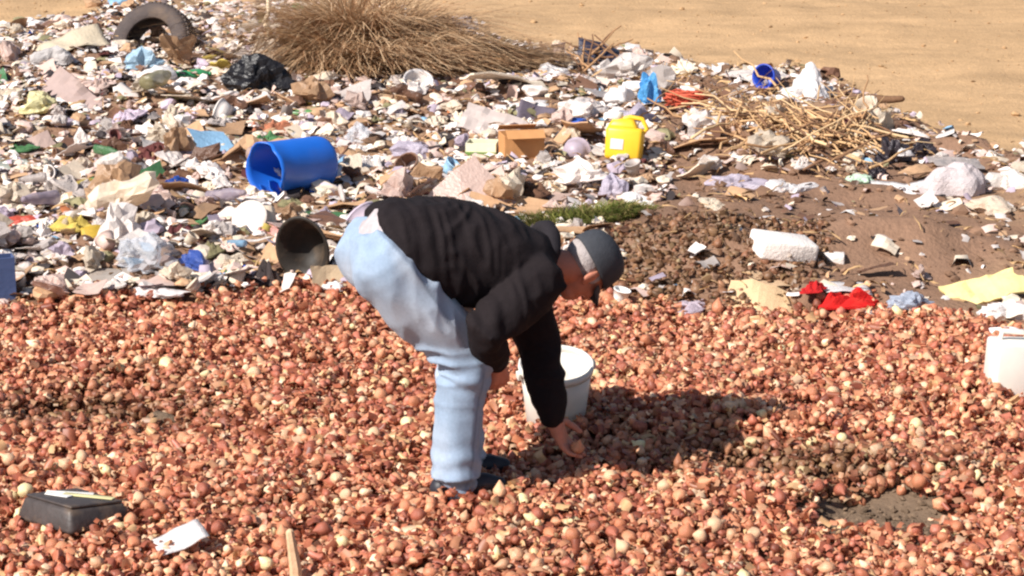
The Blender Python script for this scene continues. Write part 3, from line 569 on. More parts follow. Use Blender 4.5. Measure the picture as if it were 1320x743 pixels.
LAND = {}; HERO = []
def put(name, vf, m, px, py, wpx, label, cat, rot=(0, 0, 0), sc_=(1, 1, 1), sink=.12, smooth=True, up=0.0, half=True):
    p = P(px, py); k = PM(px, py) * wpx * (.5 if half else 1.0)
    me = mesh_of(name, vf, m, smooth and len(vf[0]) not in (642, 2562, 764, 776, 892, 1016))
    o = obj(name, me, None, p + Vector((0, 0, up - sink * k)), tuple(math.radians(a_) for a_ in rot), tuple(k * s for s in sc_)); tag(o, label, cat); LAND[label] = p; HERO.append((p, k * (2 if half else 1) * .42)); return o
def film(nm, rgb, tr_=.25, **k): return mat('film_' + nm, lin(*rgb), .35, .1, 6, .35, 14, spec=.5, film=tr_, transl=.25, **k)
def cloth(nm, rgb, **k): return mat('cloth_' + nm, lin(*rgb), .9, .14, 5, .5, 25, dirt=.2, spec=.15, **k)
def stiff(nm, rgb, rough=.5, **k): return mat('stiff_' + nm, lin(*rgb), rough, .10, 4, .1, 20, dirt=.3, **k)
WHITE = film('white', (238, 232, 230), 0); CREAM = cloth('cream', (226, 208, 184)); LILAC = film('lilac', (206, 196, 212), .25); CLEAR = film('clear', (220, 222, 228), .5); BLACKF = film('black', (34, 32, 36), 0); GREYF = film('grey', (186, 178, 182), .08)

put('paper_scrap', sheet(501, 10, 8, .6, .5), WHITE, 234, 710, 66, 'torn white paper scrap lying on the onions beyond the black box', 'scrap', (14, -8, 30), (1, 1, 1.2), 0, up=.03)
# pale stake standing in the heap
p = P(381, 752); o = obj('wooden_stake', mesh_of('wooden_stake', tube([(0, 0, -.12), (.004, 0, .05), (-.006, .0, .165)], [.021, .020, .014], 7), mat('pale_wood', lin(214, 176, 140), .8, .18, 12, .3, 40), False), None, p, (math.radians(-4), math.radians(-3), 0)); tag(o, 'pale wooden stake poking up out of the onions', 'stake')
put('mud_clod', crumple(77, 3, .6, .3, 2.0), mat('mud_clod', lin(126, 106, 88), .95, .2, 8, .6, 20, spec=.1), 207, 545, 62, 'grey-brown clod of dried mud on the onions', 'clod', (0, 0, 20), sink=.25)
# white canister at the edge of the heap
p = P(1306, 506); t = empty('white_canister', p + Vector((.02, .05, -.03)), (math.radians(-3), math.radians(4), math.radians(8))); tag(t, 'boxy white plastic canister standing on the onion heap', 'canister')
v, f = rbox(.24, .15, .23, .016); obj('body', mesh_of('body', (v, f), wp), t); obj('neck', mesh_of('neck', xform(lathe([(.025, .22), (.025, .255), (.02, .258), (.001, .258)], 16), Matrix.Translation((.07, 0, 0))), wp), t)
obj('handle', mesh_of('handle', tube([(-.09, 0, .22), (-.08, 0, .262), (.02, 0, .262), (.03, 0, .22)], .012, 8), wp), t)

# ================================================================== THE BIG PIECES OF RUBBISH
# tyre
p = P(197, 66); t = empty('car_tyre', p + Vector((0, 0.05, .03)), (math.radians(62), math.radians(8), math.radians(-26))); tag(t, 'old black car tyre half buried in the rubbish beyond the dump heap', 'tyre')
rub = mat('tyre_rubber', lin(78, 68, 66), .8, .2, 14, .3, 40, dirt=.35)
prof = [(.175, -.075), (.185, -.085), (.24, -.098), (.275, -.088), (.292, -.07), (.297, 0), (.292, .07), (.275, .088), (.24, .098), (.185, .085), (.175, .075), (.195, .07), (.235, .075), (.268, .06), (.275, 0), (.268, -.06), (.235, -.075), (.195, -.07), (.175, -.075)]
v, f = lathe(prof, 56, False); obj('carcass', mesh_of('carcass', (v, f), rub), t)
tm = None
for k in range(56):
    for s in (-1, 1):
        if tm is None: tm = mesh_of('tread_block', xform(rbox(.024, .055, .012, .003), Matrix.Rotation(math.pi / 2, 4, 'Y')), rub, False)
        a_ = TAU * (k + .25 * s) / 56; o = obj('tread_block', tm, t, (.2925 * math.cos(a_), .2925 * math.sin(a_), s * .035), (0, 0, 0)); o.rotation_euler = Matrix.Rotation(a_, 3, 'Z').to_euler()
        o.rotation_euler = (Matrix.Rotation(a_, 3, 'Z') @ Matrix.Rotation(math.pi / 2, 3, 'X')).to_euler()
LAND['old tyre'] = p
# blue drum lying on its side, its end torn open
p = P(377, 246); k = PM(377, 246); L = .44; t = empty('blue_drum', p + Vector((0, .06, .125)), (0, math.radians(3), math.radians(47))); tag(t, 'bright blue plastic drum lying on its side with torn open end', 'drum')
blue = mat('blue_plastic', lin(30, 104, 206), .38, .08, 6, .05, 12, dirt=.12, spec=.5)
prof = [(.001, .215), (.125, .215), (.142, .205), (.147, .18), (.147, .10), (.1465, .0), (.146, -.10), (.146, -.19), (.150, -.20), (.150, -.225), (.143, -.225), (.140, -.19), (.140, .19), (.12, .205), (.001, .205)]
v, f = lathe(prof, 40, False); v = np.stack([v[:, 2], v[:, 1], v[:, 0]], -1)
ang = np.arctan2(v[:, 2], v[:, 1]); torn = (v[:, 0] < -.18); v[:, 0] += torn * (.02 * (.5 + vnoise(ang * 2.2, 0 * ang, 0, 4)) + .09 * np.exp(-((ang + 1.9) / .4) ** 2)); v[:, 1:] *= (1 + torn * .04 * vnoise(ang * 1.5, 0 * ang, 2.0, 8))[:, None]
obj('shell', mesh_of('shell', (v, [tuple(reversed(q)) for q in f]), blue), t)
sv, sf = sheet(321, 10, 10, .9, .6, .03); obj('torn_flap', mesh_of('torn_flap', xform((sv * .062, sf), Matrix.LocRotScale(Vector((-.19, -.07, -.11)), Euler((.9, .3, .4)), None)), blue), t)
obj('torn_flap', mesh_of('torn_flap', xform((sv * .05, sf), Matrix.LocRotScale(Vector((-.215, -.03, -.125)), Euler((.3, -.6, 1.4)), None)), blue), t)
put('plastic_bag', crumple(15, 3, .8, .5), WHITE, 356, 236, 34, 'small white plastic bag hanging in the mouth of the blue drum', 'bag', (60, 20, 0), up=.05); LAND['blue drum'] = p
# yellow jug
p = P(804, 207); t = empty('yellow_jug', p + Vector((0, .07, -.01)), (math.radians(-9), math.radians(3), math.radians(-12))); tag(t, 'yellow plastic jug with pale label standing in the rubbish', 'jug')
yel = mat('yellow_plastic', lin(238, 190, 46), .4, .07, 8, .05, 14, dirt=.15, spec=.45)
v, f = rbox(.215, .13, .19, .022); v[:, 0] *= 1 - .02 * np.sin(v[:, 2] * 60); obj('body', mesh_of('body', (v, f), yel), t)
v, f = rbox(.19, .11, .06, .02, .62); v[:, 2] += .18; v[:, 0] -= .015; obj('shoulder', mesh_of('shoulder', (v, f), yel), t)
obj('handle', mesh_of('handle', tube([(.09, 0, .15), (.125, 0, .19), (.09, 0, .245), (.02, 0, .25), (-.02, 0, .235)], .014, 10), yel), t)
obj('cap', mesh_of('cap', xform(lathe([(.034, .225), (.034, .27), (.03, .275), (.001, .275)], 18), Matrix.Translation((-.055, 0, 0))), wp), t)
v, f = rbox(.075, .004, .06, .001); obj('label_sticker', mesh_of('label_sticker', xform((v, f), Matrix.Translation((-.035, -.067, .06))), mat('sticker', lin(222, 216, 214), .6, .12, 30)), t)
LAND['yellow jug'] = p
put('plastic_bag', crumple(31, 3, .9, .45), WHITE, 800, 166, 46, 'white plastic bag slumped over the top of the yellow jug', 'bag', up=.17)
put('water_canister', crumple(37, 4, 1.0, .5, 2.2), film('sky_blue', (92, 170, 226), .1), 838, 142, 58, 'crushed light blue plastic canister lying above the yellow jug', 'canister', (0, 0, 30), (1, .8, 1.1), up=.06)
put('plastic_bag', crumple(41, 3, .7, .5), LILAC, 822, 160, 60, 'pale lilac plastic bag between yellow jug and blue canister', 'bag')
# hay-like dry grass clump
def grass(name, cen, rx, ry, n, hgt, cols, label, cat, kind=None, lean=(0, 0), droop=1.0, width=.004, parts=None):
    a_ = rng.uniform(0, TAU, n); r_ = np.sqrt(rng.random(n)); x = cen[0] + rx * r_ * np.cos(a_); y = cen[1] + ry * r_ * np.sin(a_); z = height(x, y) - .01
    d = rng.normal(0, .55 if not (lean[0] or lean[1]) else 1.4, n) + a_; h_ = hgt * rng.uniform(.45, 1.1, n) * (1 - .35 * r_); out = (r_ * .55 + .15) * droop
    mess = 0.9 if lean[0] or lean[1] else 0.0; out = out * rng.uniform(.3, 1.6, n) if mess else out
    dx, dy = np.cos(d) * out + lean[0] + mess * vnoise(x * 5, y * 5, 0, 61) + mess * .4 * rng.normal(size=n), np.sin(d) * out * .8 + lean[1] + mess * vnoise(x * 5, y * 5, 0, 63); S = 5; t_ = np.linspace(0, 1, S)
    cx = x[:, None] + dx[:, None] * h_[:, None] * (t_ ** 1.4)[None]; cy = y[:, None] + dy[:, None] * h_[:, None] * (t_ ** 1.4)[None]
    cz = z[:, None] + h_[:, None] * (t_[None] - droop * .62 * (r_[:, None] * .7 + .35) * t_[None] ** 2.4); cz = np.maximum(cz, z[:, None] + .004)
    cx += rng.normal(0, .012, (n, S)); cy += rng.normal(0, .012, (n, S)); w_ = width * rng.uniform(.6, 1.5, n)[:, None] * (1 - .75 * t_)[None]; sx, sy = np.cos(d + 1.57)[:, None] * w_, np.sin(d + 1.57)[:, None] * w_
    V = np.stack([np.stack([cx - sx, cy - sy, cz], -1), np.stack([cx + sx, cy + sy, cz + .3 * w_], -1)], 2).reshape(n, -1, 3)
    q = np.array([(2 * i, 2 * i + 1, 2 * i + 3, 2 * i + 2) for i in range(S - 1)]); T = (q[None] + (np.arange(n) * 2 * S)[:, None, None]).reshape(-1, 4)
    c = np.array(cols)[rng.integers(0, len(cols), n)] * rng.uniform(.65, 1.25, (n, 1))
    return fast_mesh(name, V.reshape(-1, 3), T, mat('grass_blade', None, .75, .15, 30, attr=True, spec=.2, transl=.25), np.repeat(c, 2 * S, 0))
HAY = [lin(206, 174, 138), lin(194, 158, 120), lin(216, 186, 150), lin(166, 128, 96)]
for (lb, sd, spots, thp) in (('big tangled clump of dry tan grass at the rim of the dump', 1, [(432, 94, .2, .28, 1500, .60, (-.1, -.4)), (455, 80, .28, .3, 1700, .95, (-.35, -.1)), (500, 76, .26, .3, 1600, .8, (.4, -.3)), (470, 98, .3, .2, 1500, .5, (.1, -.6)), (530, 92, .25, .2, 1200, .42, (.5, -.5)), (455, 70, .25, .3, 1000, 1.05, (.5, .2))], (478, 92, .42, .34, .26)),
                             ('lower dry grass clump sagging beside the big tan clump', 2, [(575, 86, .22, .2, 1000, .45, (.5, -.4)), (615, 84, .25, .2, 1000, .36, (.7, -.3)), (650, 82, .2, .2, 700, .28, (.6, -.5)), (590, 72, .25, .2, 900, .5, (-.4, -.2))], (605, 86, .42, .25, .16))):
    p = P(*thp[:2]); t = empty('dry_grass_clump', p); tag(t, lb, 'dry grass'); LAND['dry grass clump'] = p
    for (px, py, rx, ry, n, hg, ln) in spots:
        q = P(px, py); o = obj('tuft', grass('tuft', (q.x, q.y + .08), rx, ry, n, hg, HAY, None, None, lean=ln, droop=1.25, width=.0055), t); o.matrix_parent_inverse = Matrix.Translation(-p); o['kind'] = 'stuff'
    sv, sf = crumple(560 + sd, 3, .8, .4); sv *= np.array(thp[2:]); obj('thatch', mesh_of('thatch', (sv, sf), mat('thatch', lin(160, 124, 88), .95, .35, 18, .9, 40, spec=.1)), t, (0, .1, -.02))
p = P(745, 292); tag(obj('green_grass', grass('green_grass', (p.x + .02, p.y + .05), .36, .2, 2600, .17, [lin(116, 124, 58), lin(138, 136, 72), lin(96, 108, 48), lin(150, 134, 86)], None, None, droop=.8, width=.004)), 'patch of short green grass behind the onion heap', None, None, 'stuff'); LAND['green grass patch'] = p
# stalks and branches
def stick(px, py, lpx, ang, lift, rad, rgb, label, group=None, seed=0):
    r = np.random.default_rng(seed + 900); p = P(px, py); k = PM(px, py) * lpx; pts = []
    for i in range(6):
        s = (i / 5 - .5) * k; pts.append((s, .025 * k * r.normal(), .025 * k * r.normal() + lift * (i / 5) * k))
    me = mesh_of('dry_stalk', tube(pts, [rad * (1.1 - .1 * i) for i in range(6)], 7), mat('stalk_%d' % rgb[0], lin(*rgb), .85, .2, 12, .3, 60, spec=.2), True)
    o = obj('dry_stalk', me, None, p + Vector((0, 0, .02 + r.uniform(0, .09))), (0, 0, math.radians(ang))); tag(o, label, 'stalk', group); return o
STK = [(198, 160, 118), (172, 132, 96), (216, 184, 142), (124, 92, 70)]; SNM = ['tan', 'brown', 'pale straw-coloured', 'dark brown']
def sm_(px): return 'orange netting' if px < 960 else 'small blue pail' if px < 1020 else 'peaked white bag' if px < 1085 else 'charcoal bin bags'
for i in range(190):
    q = i % 4 if i % 3 else 0; px = rng.normal(1030, 75); py = rng.normal(176, 22) + (px - 1030) * .16
    if px > 1150 or py < np.interp(px, RIMX, RIMY) + 12: continue
    stick(px, py, rng.uniform(40, 125), rng.uniform(0, 180), rng.uniform(-.1, .45), rng.uniform(.003, .009), STK[q], f'{SNM[q]} dry stalk in the tangled pile near the {sm_(px)}', f'{SNM[q]} stalks near the {sm_(px)}', i)
LAND['stalk pile'] = P(1040, 185)
for i in range(14):
    q = 3 if i % 2 else 1; stick(rng.uniform(740, 800), rng.uniform(84, 112), rng.uniform(40, 90), rng.uniform(20, 160), rng.uniform(.2, .8), .008, STK[q], f'{SNM[q]} branch sticking up behind the yellow jug', f'{SNM[q]} branches behind the yellow jug', 300 + i)
stick(345, 62, 70, 100, .9, .02, (226, 206, 176), 'thick cream foam tube curling up near the old tyre', None, 555)
# red-orange netting in the stalks: a loose tangle of cords
pts = [(0.16 * math.sin(i * 1.3 + 2) * rng.uniform(.6, 1), .12 * math.cos(i * .9) * rng.uniform(.5, 1), .05 + .09 * abs(math.sin(i * .7))) for i in range(70)]
tag(obj('orange_netting', mesh_of('orange_netting', tube(pts, .006, 5), mat('net', lin(206, 92, 66), .7, .15, 20)), None, P(885, 148)), 'tangle of red-orange net cord beside the stalk pile', 'netting')

S_, C_ = sheet, crumple
card = lambda n, rgb: mat('card_' + n, lin(*rgb), .85, .12, 5, .2, 20, dirt=.25, spec=.15)
put('plastic_bag', C_(43, 4, .9, .25, 1.5, .3), WHITE, 1043, 124, 84, 'peaked white plastic bag at the rim of the stalk pile', 'bag'); LAND['peaked white bag'] = P(1043, 122)
v, f = cup_mesh(.75, 1, 1.5, .08, 22, .05); put('blue_pail', (v, f), mat('pail_blue', lin(36, 66, 170), .4, .1, 5, spec=.5), 996, 112, 32, 'small dark blue pail tipped over at the rim of the dump', 'pail', (78, 0, -38), sink=-.7)
put('bin_liner', C_(44, 4, .55, .4, 1.2), BLACKF, 330, 118, 110, 'shiny black bin liner lying in pale rubbish', 'bag', (0, 0, -10), (1, .6, 1.3)); LAND['black bin liner'] = P(325, 116)
put('green_bottle', bottle_mesh(3, 1, .4), stiff('green', (60, 140, 92), .3), 248, 98, 52, 'crushed green plastic bottle below the old tyre', 'bottle', (0, 0, 20), half=False)
put('green_bottle', bottle_mesh(5, 1, .3), stiff('dull_green', (88, 136, 80), .35), 392, 148, 44, 'dull green bottle lying on pale rags below the bin liner', 'bottle', (0, 0, -15), half=False)
put('plastic_bag', C_(45, 4, .8, .4), film('ice', (176, 206, 226), .15), 183, 88, 62, 'ice blue plastic bag spilling from under the old tyre', 'bag'); put('plastic_bag', C_(46, 3, .6, .4), WHITE, 205, 104, 70, 'white plastic bag spilling from under the old tyre', 'bag')
put('plastic_bag', C_(47, 4, .8, .4), GREYF, 602, 56, 46, 'grey plastic bag snagged on the dry grass clump', 'bag', up=.1); put('rubber_mat', rag_mesh(48), cloth('charcoal', (60, 52, 52)), 640, 78, 84, 'charcoal rag lying across the end of the dry grass', 'rag')
v, f = cup_mesh(.8, 1, .7, .06, 24, .04); put('plastic_tub', (v, f), WHITE, 538, 110, 38, 'shallow white tub tipped up below the dry grass', 'tub', (35, 10, 0))
put('white_sack', C_(49, 4, .55, .35), WHITE, 706, 100, 66, 'crumpled white sack near the branches', 'sack', (0, 0, 30)); put('white_sack', C_(50, 4, .45, .32), film('warm_white', (240, 228, 220), 0), 748, 148, 92, 'broad warm white sack lying above the yellow jug', 'sack', (0, 0, 10)); put('plastic_sheet', S_(51, 14, 10, .6, .4), WHITE, 668, 142, 76, 'folded white plastic sheet beside the broad warm white sack', 'sheet', (12, 0, 0))
put('plastic_sheet', S_(52, 12, 9, .6, .6), film('slate', (128, 116, 128), 0), 690, 152, 50, 'slate grey plastic flap standing against white sheeting', 'sheet', (50, 20, 10), up=.03)
put('tray', S_(53, 12, 9, .5, .12), stiff('grey_tray', (186, 172, 166)), 635, 168, 84, 'flat pale grey tray leaning in rubbish', 'tray', (32, 14, -18), up=.05, smooth=False); LAND['pale grey tray'] = P(635, 168)
# cartons
def carton(px, py, wpx, hpx, rgb, label, rz_, flap=True, name='carton', depth=.7, tilt=0):
    p = P(px, py); k = PM(px, py); t = empty(name, p + Vector((0, .03, -.01)), (math.radians(tilt), 0, math.radians(rz_))); tag(t, label, 'box'); W, H, D = wpx * k * .9, hpx * k, wpx * k * depth; m = card(name + str(px), rgb); th = .006
    for (nm, sx, sy, sz, x_, y_, z_) in (('front_panel', W, th, H, 0, -D / 2, 0), ('back_panel', W, th, H, 0, D / 2, 0), ('side_panel', th, D - 2 * th, H, -W / 2 + th / 2, 0, 0), ('side_panel', th, D - 2 * th, H, W / 2 - th / 2, 0, 0), ('bottom_panel', W - 2 * th, D - 2 * th, th, 0, 0, .002)):
        obj(nm, mesh_of(nm, xform(rbox(sx, sy, sz, .0015), Matrix.Translation((x_, y_, z_))), m, False), t)
    if flap:
        for s in (-1, 1): obj('flap', mesh_of('flap', xform(rbox(W * .95, D * .42, .005, .001), Matrix.LocRotScale(Vector((0, s * D * .68, H + .01)), Euler((s * -.5, 0, 0)), None)), m, False), t)
    LAND[label] = p; return t
carton(672, 200, 58, 30, (196, 142, 94), 'open brown cardboard box among the rubbish behind the person', 12)
t = carton(622, 203, 44, 22, (222, 220, 190), 'cream carton with green lower band beside the brown cardboard box', -8, False)
k = PM(622, 203); obj('green_band', mesh_of('green_band', xform(rbox(44 * k * .9 + .006, .004, 10 * k, .001), Matrix.Translation((0, -44 * k * .35 - .0055, .004))), stiff('band_green', (98, 126, 52))), t)
# the bags down the middle and on the side of the brown soil
for (sd, px, py, wp_, m, lb, sc3, fl) in (
    (61, 532, 202, 100, LILAC, 'broad lilac plastic bag behind the bent person', (1, .7, .8), .5), (62, 462, 182, 66, CLEAR, 'clear crumpled plastic bag above the blue drum', (1, .8, 1), .8), (63, 790, 256, 78, LILAC, 'puffed lilac plastic bag behind the green grass', (1, .8, 1), .8),
    (64, 822, 262, 70, WHITE, 'bright white plastic bag beside the puffed lilac bag', (1, .7, .7), .6), (65, 950, 240, 110, LILAC, 'long lilac plastic bag on the brown soil below the stalks', (1, .6, .6), .5), (66, 1015, 246, 100, WHITE, 'white plastic bag on brown soil below the stalk pile', (1, .6, .6), .5),
    (67, 905, 285, 84, CLEAR, 'clear plastic bag flattened on the brown soil', (1, .7, .5), .5), (68, 1110, 235, 56, film('mint', (206, 232, 208), .05), 'mint white plastic bag under the edge of the stalk pile', (1, .7, .7), .6),
    (69, 1172, 396, 70, film('bluegrey', (176, 184, 200), .1), 'blue-grey plastic bag at the edge of the onion heap', (1, .7, .8), .7), (70, 890, 398, 90, film('violet', (214, 198, 210), .1), 'pale violet plastic wrapper at the edge of the onion heap', (1, .6, .55), .5),
    (71, 185, 340, 130, CLEAR, 'large clear plastic bag with white creases near the onion heap', (1, .8, .9), .7), (72, 248, 345, 62, film('royal', (66, 92, 170), .05), 'royal blue plastic bag beside the large clear bag', (1, .7, .9), .8), (73, 205, 378, 96, WHITE, 'white plastic bag at the edge of the onions below the clear bag', (1, .6, .5), .5),
    (74, 425, 252, 66, film('ivory', (238, 226, 206), 0), 'ivory plastic bag lying against the blue drum', (1, .5, .6), .5), (75, 22, 402, 90, WHITE, 'low white plastic bag lapping onto the onion heap', (1, .6, .4), .4), (76, 1296, 408, 86, WHITE, 'torn white plastic bag beside the white canister', (1, .7, .8), .7)):
    put('plastic_bag', C_(sd, 4, fl, .42, 1.4), m, px, py, wp_, lb, 'bag', (0, 0, sd * 47 % 360), sc3)
# sacks on the far side
put('grain_sack', C_(81, 4, .95, .16, 1.0), cloth('grey_sack', (196, 184, 184)), 1232, 246, 130, 'plump grey-white grain sack lying on the brown soil', 'sack', (0, 0, 8), (1, .6, .8)); LAND['grey grain sack'] = P(1228, 246)
put('white_sack', S_(82, 16, 10, .5, .5), WHITE, 1165, 248, 110, 'white sheet of sacking spread beside the grey grain sack', 'sheet', (8, 0, -20)); put('black_tub', ellipsoid((0, 0, .3), (1, .7, .4)), stiff('mouth_shade', (40, 36, 38)), 1212, 252, 34, 'dark lump standing in for the shaded mouth of the plump grey sack', 'tub', (20, 0, 20))  # the black ellipsoid is the sack's shaded mouth, modelled as a dark lump
put('white_sack', C_(84, 4, .6, .25, 1.2), film('dusty_white', (232, 222, 214), 0), 1300, 240, 84, 'dusty white sack at the edge of the sand field', 'sack'); put('cushion', C_(85, 4, .6, .2, 1.2), cloth('beige', (206, 186, 166)), 1280, 272, 70, 'beige cushion on brown soil below the dusty white sack', 'cushion'); put('rag', rag_mesh(86), cloth('salmon', (214, 158, 138)), 1240, 266, 50, 'salmon pink rag beside the beige cushion', 'rag')
# foam blocks, cards and cloth by the onion edge
def foam(px, py, wpx, hpx, label, rot, rgb=(240, 230, 222), d=.7):
    k = PM(px, py); W, H = wpx * k, hpx * k; v, f = rbox(W, W * d, H, H * .14); 
    o = obj('foam_block', mesh_of('foam_block', (v, f), mat('foam_%d' % px, lin(*rgb), .85, .05, 8, .35, 60, dirt=.25)), None, P(px, py) + Vector((0, .04, -.015)), tuple(math.radians(a_) for a_ in rot)); tag(o, label, 'foam block'); return o
foam(1008, 330, 78, 27, 'thick white foam block lying on the brown soil', (4, 10, 14)); LAND['white foam block'] = P(1008, 330)
foam(1074, 338, 32, 13, 'small white foam brick beside the thick foam block', (0, 0, -8))
put('cardboard', S_(91, 10, 8, .7, .5), card('tan', (200, 168, 134)), 998, 362, 62, 'peaked tan cardboard piece behind the red cloth', 'cardboard', (20, 0, 20), (1, 1, 1.2), smooth=False); put('cardboard', S_(92, 12, 9, .6, .6, zmax=.5), card('buff', (214, 182, 142)), 990, 396, 106, 'bent buff cardboard sheet at the edge of the onion heap', 'cardboard', (14, 6, -8), smooth=False)
put('red_cloth', rag_mesh(93, 30, .42), cloth('red', (206, 38, 36)), 1092, 396, 138, 'crumpled bright red cloth at the edge of the onion heap', 'cloth', (0, 0, 8), (1, .42, .6), up=.045); put('red_cloth', rag_mesh(94, 24, .5), mat('cloth_red2', lin(196, 30, 32), .9, .14, 5, .5, 25), 1048, 384, 56, 'small red cloth fold joining the crumpled red cloth', 'cloth', (0, 0, 30), (1, .6, .7), up=.05); LAND['red cloth'] = P(1092, 398)
put('paper_scrap', S_(95, 10, 8, .6, .5), WHITE, 1090, 372, 62, 'white paper sheet behind the crumpled red cloth', 'paper', (10, 0, 10)); put('paper_scrap', S_(96, 10, 8, .6, .5), WHITE, 1130, 402, 46, 'white paper sheet in front of the crumpled red cloth', 'paper', (6, 0, 40))
put('foam_sheet', S_(97, 12, 8, .45, .22, .06), stiff('pale_yellow', (232, 214, 148), .8), 1268, 384, 104, 'pale yellow foam sheet propped at the edge of the onions', 'foam sheet', (30, -14, 12), up=.04, smooth=False); LAND['pale yellow foam sheet'] = P(1268, 384)
put('plastic_bottle', bottle_mesh(8, 1, .1), stiff('milk_white', (236, 234, 232), .35), 1296, 430, 50, 'white plastic bottle lying behind the white canister', 'bottle', (0, 0, 12), half=False); put('cardboard', S_(98, 10, 8, .7, .5), card('mauve', (190, 168, 160)), 1306, 404, 50, 'mauve-grey cardboard piece behind the pale yellow foam sheet', 'cardboard', (30, 0, 30), smooth=False)
v, f = cup_mesh(.7, 1, 2.0, .08, 20, .06); put('paper_cup', (v, f), stiff('cup_white', (240, 236, 230)), 797, 392, 22, 'white paper cup standing beyond the dark cap', 'cup', (6, 14, 0))
# dark bowl and its neighbours behind the jeans
v, f = cup_mesh(.45, 1, .95, .06, 28, .03); put('black_basin', (v, f), stiff('olive_black', (40, 33, 27), .6), 406, 350, 74, 'dark olive basin standing on its side with hollow towards the onions', 'basin', (96, 0, -22), (1, 1.2, 1), sink=-1.05); LAND['dark olive basin'] = P(402, 352)
put('cardboard', S_(101, 10, 8, .8, .3), card('khaki', (180, 158, 130)), 424, 366, 46, 'khaki cardboard flap leaning on the dark olive basin', 'cardboard', (60, 0, 15), up=.03, smooth=False)
put('pot_lid', lathe([(.001, .16), (.3, .14), (.85, .06), (1.0, .03), (1.03, 0), (1.0, -.03), (.85, .0), (.3, .08), (.001, .1)], 28, False), stiff('enamel', (214, 200, 190), .4), 322, 300, 48, 'round pale enamel lid propped beside the dark basin', 'lid', (58, 0, -20), sink=-.8); put('rag', rag_mesh(102, 26, .7), cloth('graphite', (72, 64, 64)), 345, 362, 54, 'graphite rag heaped beside the dark olive basin', 'rag', (0, 0, 0), (1, .8, 1.3))
put('plastic_bag', C_(103, 3, .6, .4), WHITE, 432, 372, 40, 'small white bag at the onion edge below the khaki flap', 'bag'); put('black_strap', tube([(-1, 0, .3), (-.6, .2, .9), (0, 0, 1.2), (.5, -.1, .7), (.9, .1, .1)], .1, 8), stiff('strap', (44, 40, 48)), 444, 345, 40, 'black strap loop behind the blue jeans', 'strap'); put('rag', rag_mesh(104), cloth('rose', (204, 150, 140)), 350, 300, 70, 'dusty rose rag between blue drum and dark basin', 'rag')
# left part
put('rag', rag_mesh(105, 28, .55), cloth('maroon', (96, 54, 56)), 232, 304, 84, 'dark maroon rag behind the large clear bag', 'rag', (0, 0, 20), (1, .6, 1)); put('yellow_wrapper', S_(106, 10, 8, .6, .6), film('yellow', (214, 180, 70), 0), 128, 302, 46, 'crumpled yellow wrapper near the large clear bag', 'wrapper', (40, 0, 30)); put('yellow_wrapper', S_(107, 10, 8, .6, .5), film('mustard', (200, 176, 88), 0), 117, 240, 44, 'mustard wrapper lying among pale rags', 'wrapper', (30, 0, 60)); LAND['yellow wrapper'] = P(128, 302)
put('red_wrapper', C_(108, 3, .5, .4), film('coral', (214, 92, 74), 0), 28, 290, 60, 'coral red plastic wrapper lying in pale litter', 'wrapper'); put('tin_sheet', S_(109, 12, 8, .6, .25), stiff('zinc', (150, 140, 132), .5), 105, 366, 130, 'dull grey sheet of board by the edge of the onions', 'board', (16, 4, -10), smooth=False); LAND['grey board'] = P(105, 366)
t = carton(0, 388, 40, 60, (78, 92, 130), 'dark blue crate standing at the edge of the onion heap', 20, False, 'blue_crate', .6)
put('grey_board', S_(110, 12, 8, .5, .4), stiff('taupe', (164, 142, 136), .7), 92, 132, 86, 'taupe board leaning in the pale rubbish below the tyre', 'board', (40, 24, -40), up=.05, smooth=False); put('plastic_bag', C_(111, 4, .6, .4), film('lemon', (232, 222, 170), 0), 52, 140, 76, 'lemon white plastic bag among the pale rubbish', 'bag'); put('plastic_sheet', S_(112, 14, 9, .5, .3), film('greygreen', (196, 198, 184), 0), 40, 214, 130, 'grey-green plastic sheet spread on pale rubbish', 'sheet', (10, 4, 5)); put('plastic_sheet', S_(113, 14, 9, .5, .4), film('oatmeal', (226, 210, 184), 0), 92, 62, 90, 'oatmeal plastic sheet draped beside the old tyre', 'sheet', (20, -12, 30), up=.03)
put('rag', rag_mesh(114), cloth('terracotta', (184, 120, 92)), 346, 168, 86, 'terracotta rag spread above the blue drum', 'rag'); put('grey_pillow', C_(115, 4, .8, .25, 1.1), cloth('dove', (186, 180, 178)), 70, 82, 62, 'dove grey cushion among pale rubbish left of the tyre'.replace(' left of', ' near'), 'cushion')

for (sd, px, py, wd, lb) in ((601, 1148, 208, 66, 'charcoal bin bag slumped at the end of the stalk pile'), (602, 1188, 200, 46, 'torn charcoal bin bag with grey creases beside the grain sack'), (603, 1128, 226, 40, 'flattened charcoal bin bag below the stalk pile')):
    put('bin_bag', C_(sd, 4, .95, .5), film('charcoal_bag', (66, 58, 64), 0), px, py, wd, lb, 'bag', (0, 0, sd * 31))
o = stick(1130, 146, 62, -6, .05, .035, (118, 88, 66), 'short dark log lying at the rim of the stalk pile', None, 777); o.name = 'log'; o['category'] = 'log'
put('plastic_bag', C_(604, 3, .6, .5), WHITE, 1165, 214, 30, 'small white bag caught between charcoal bin bags', 'bag', up=.06); put('tarp', S_(605, 10, 8, .6, .5, zmax=.6), film('ink', (58, 58, 78), 0), 770, 84, 56, 'ink dark plastic sheet snagged on the branches', 'sheet', (40, 10, 10), up=.08)
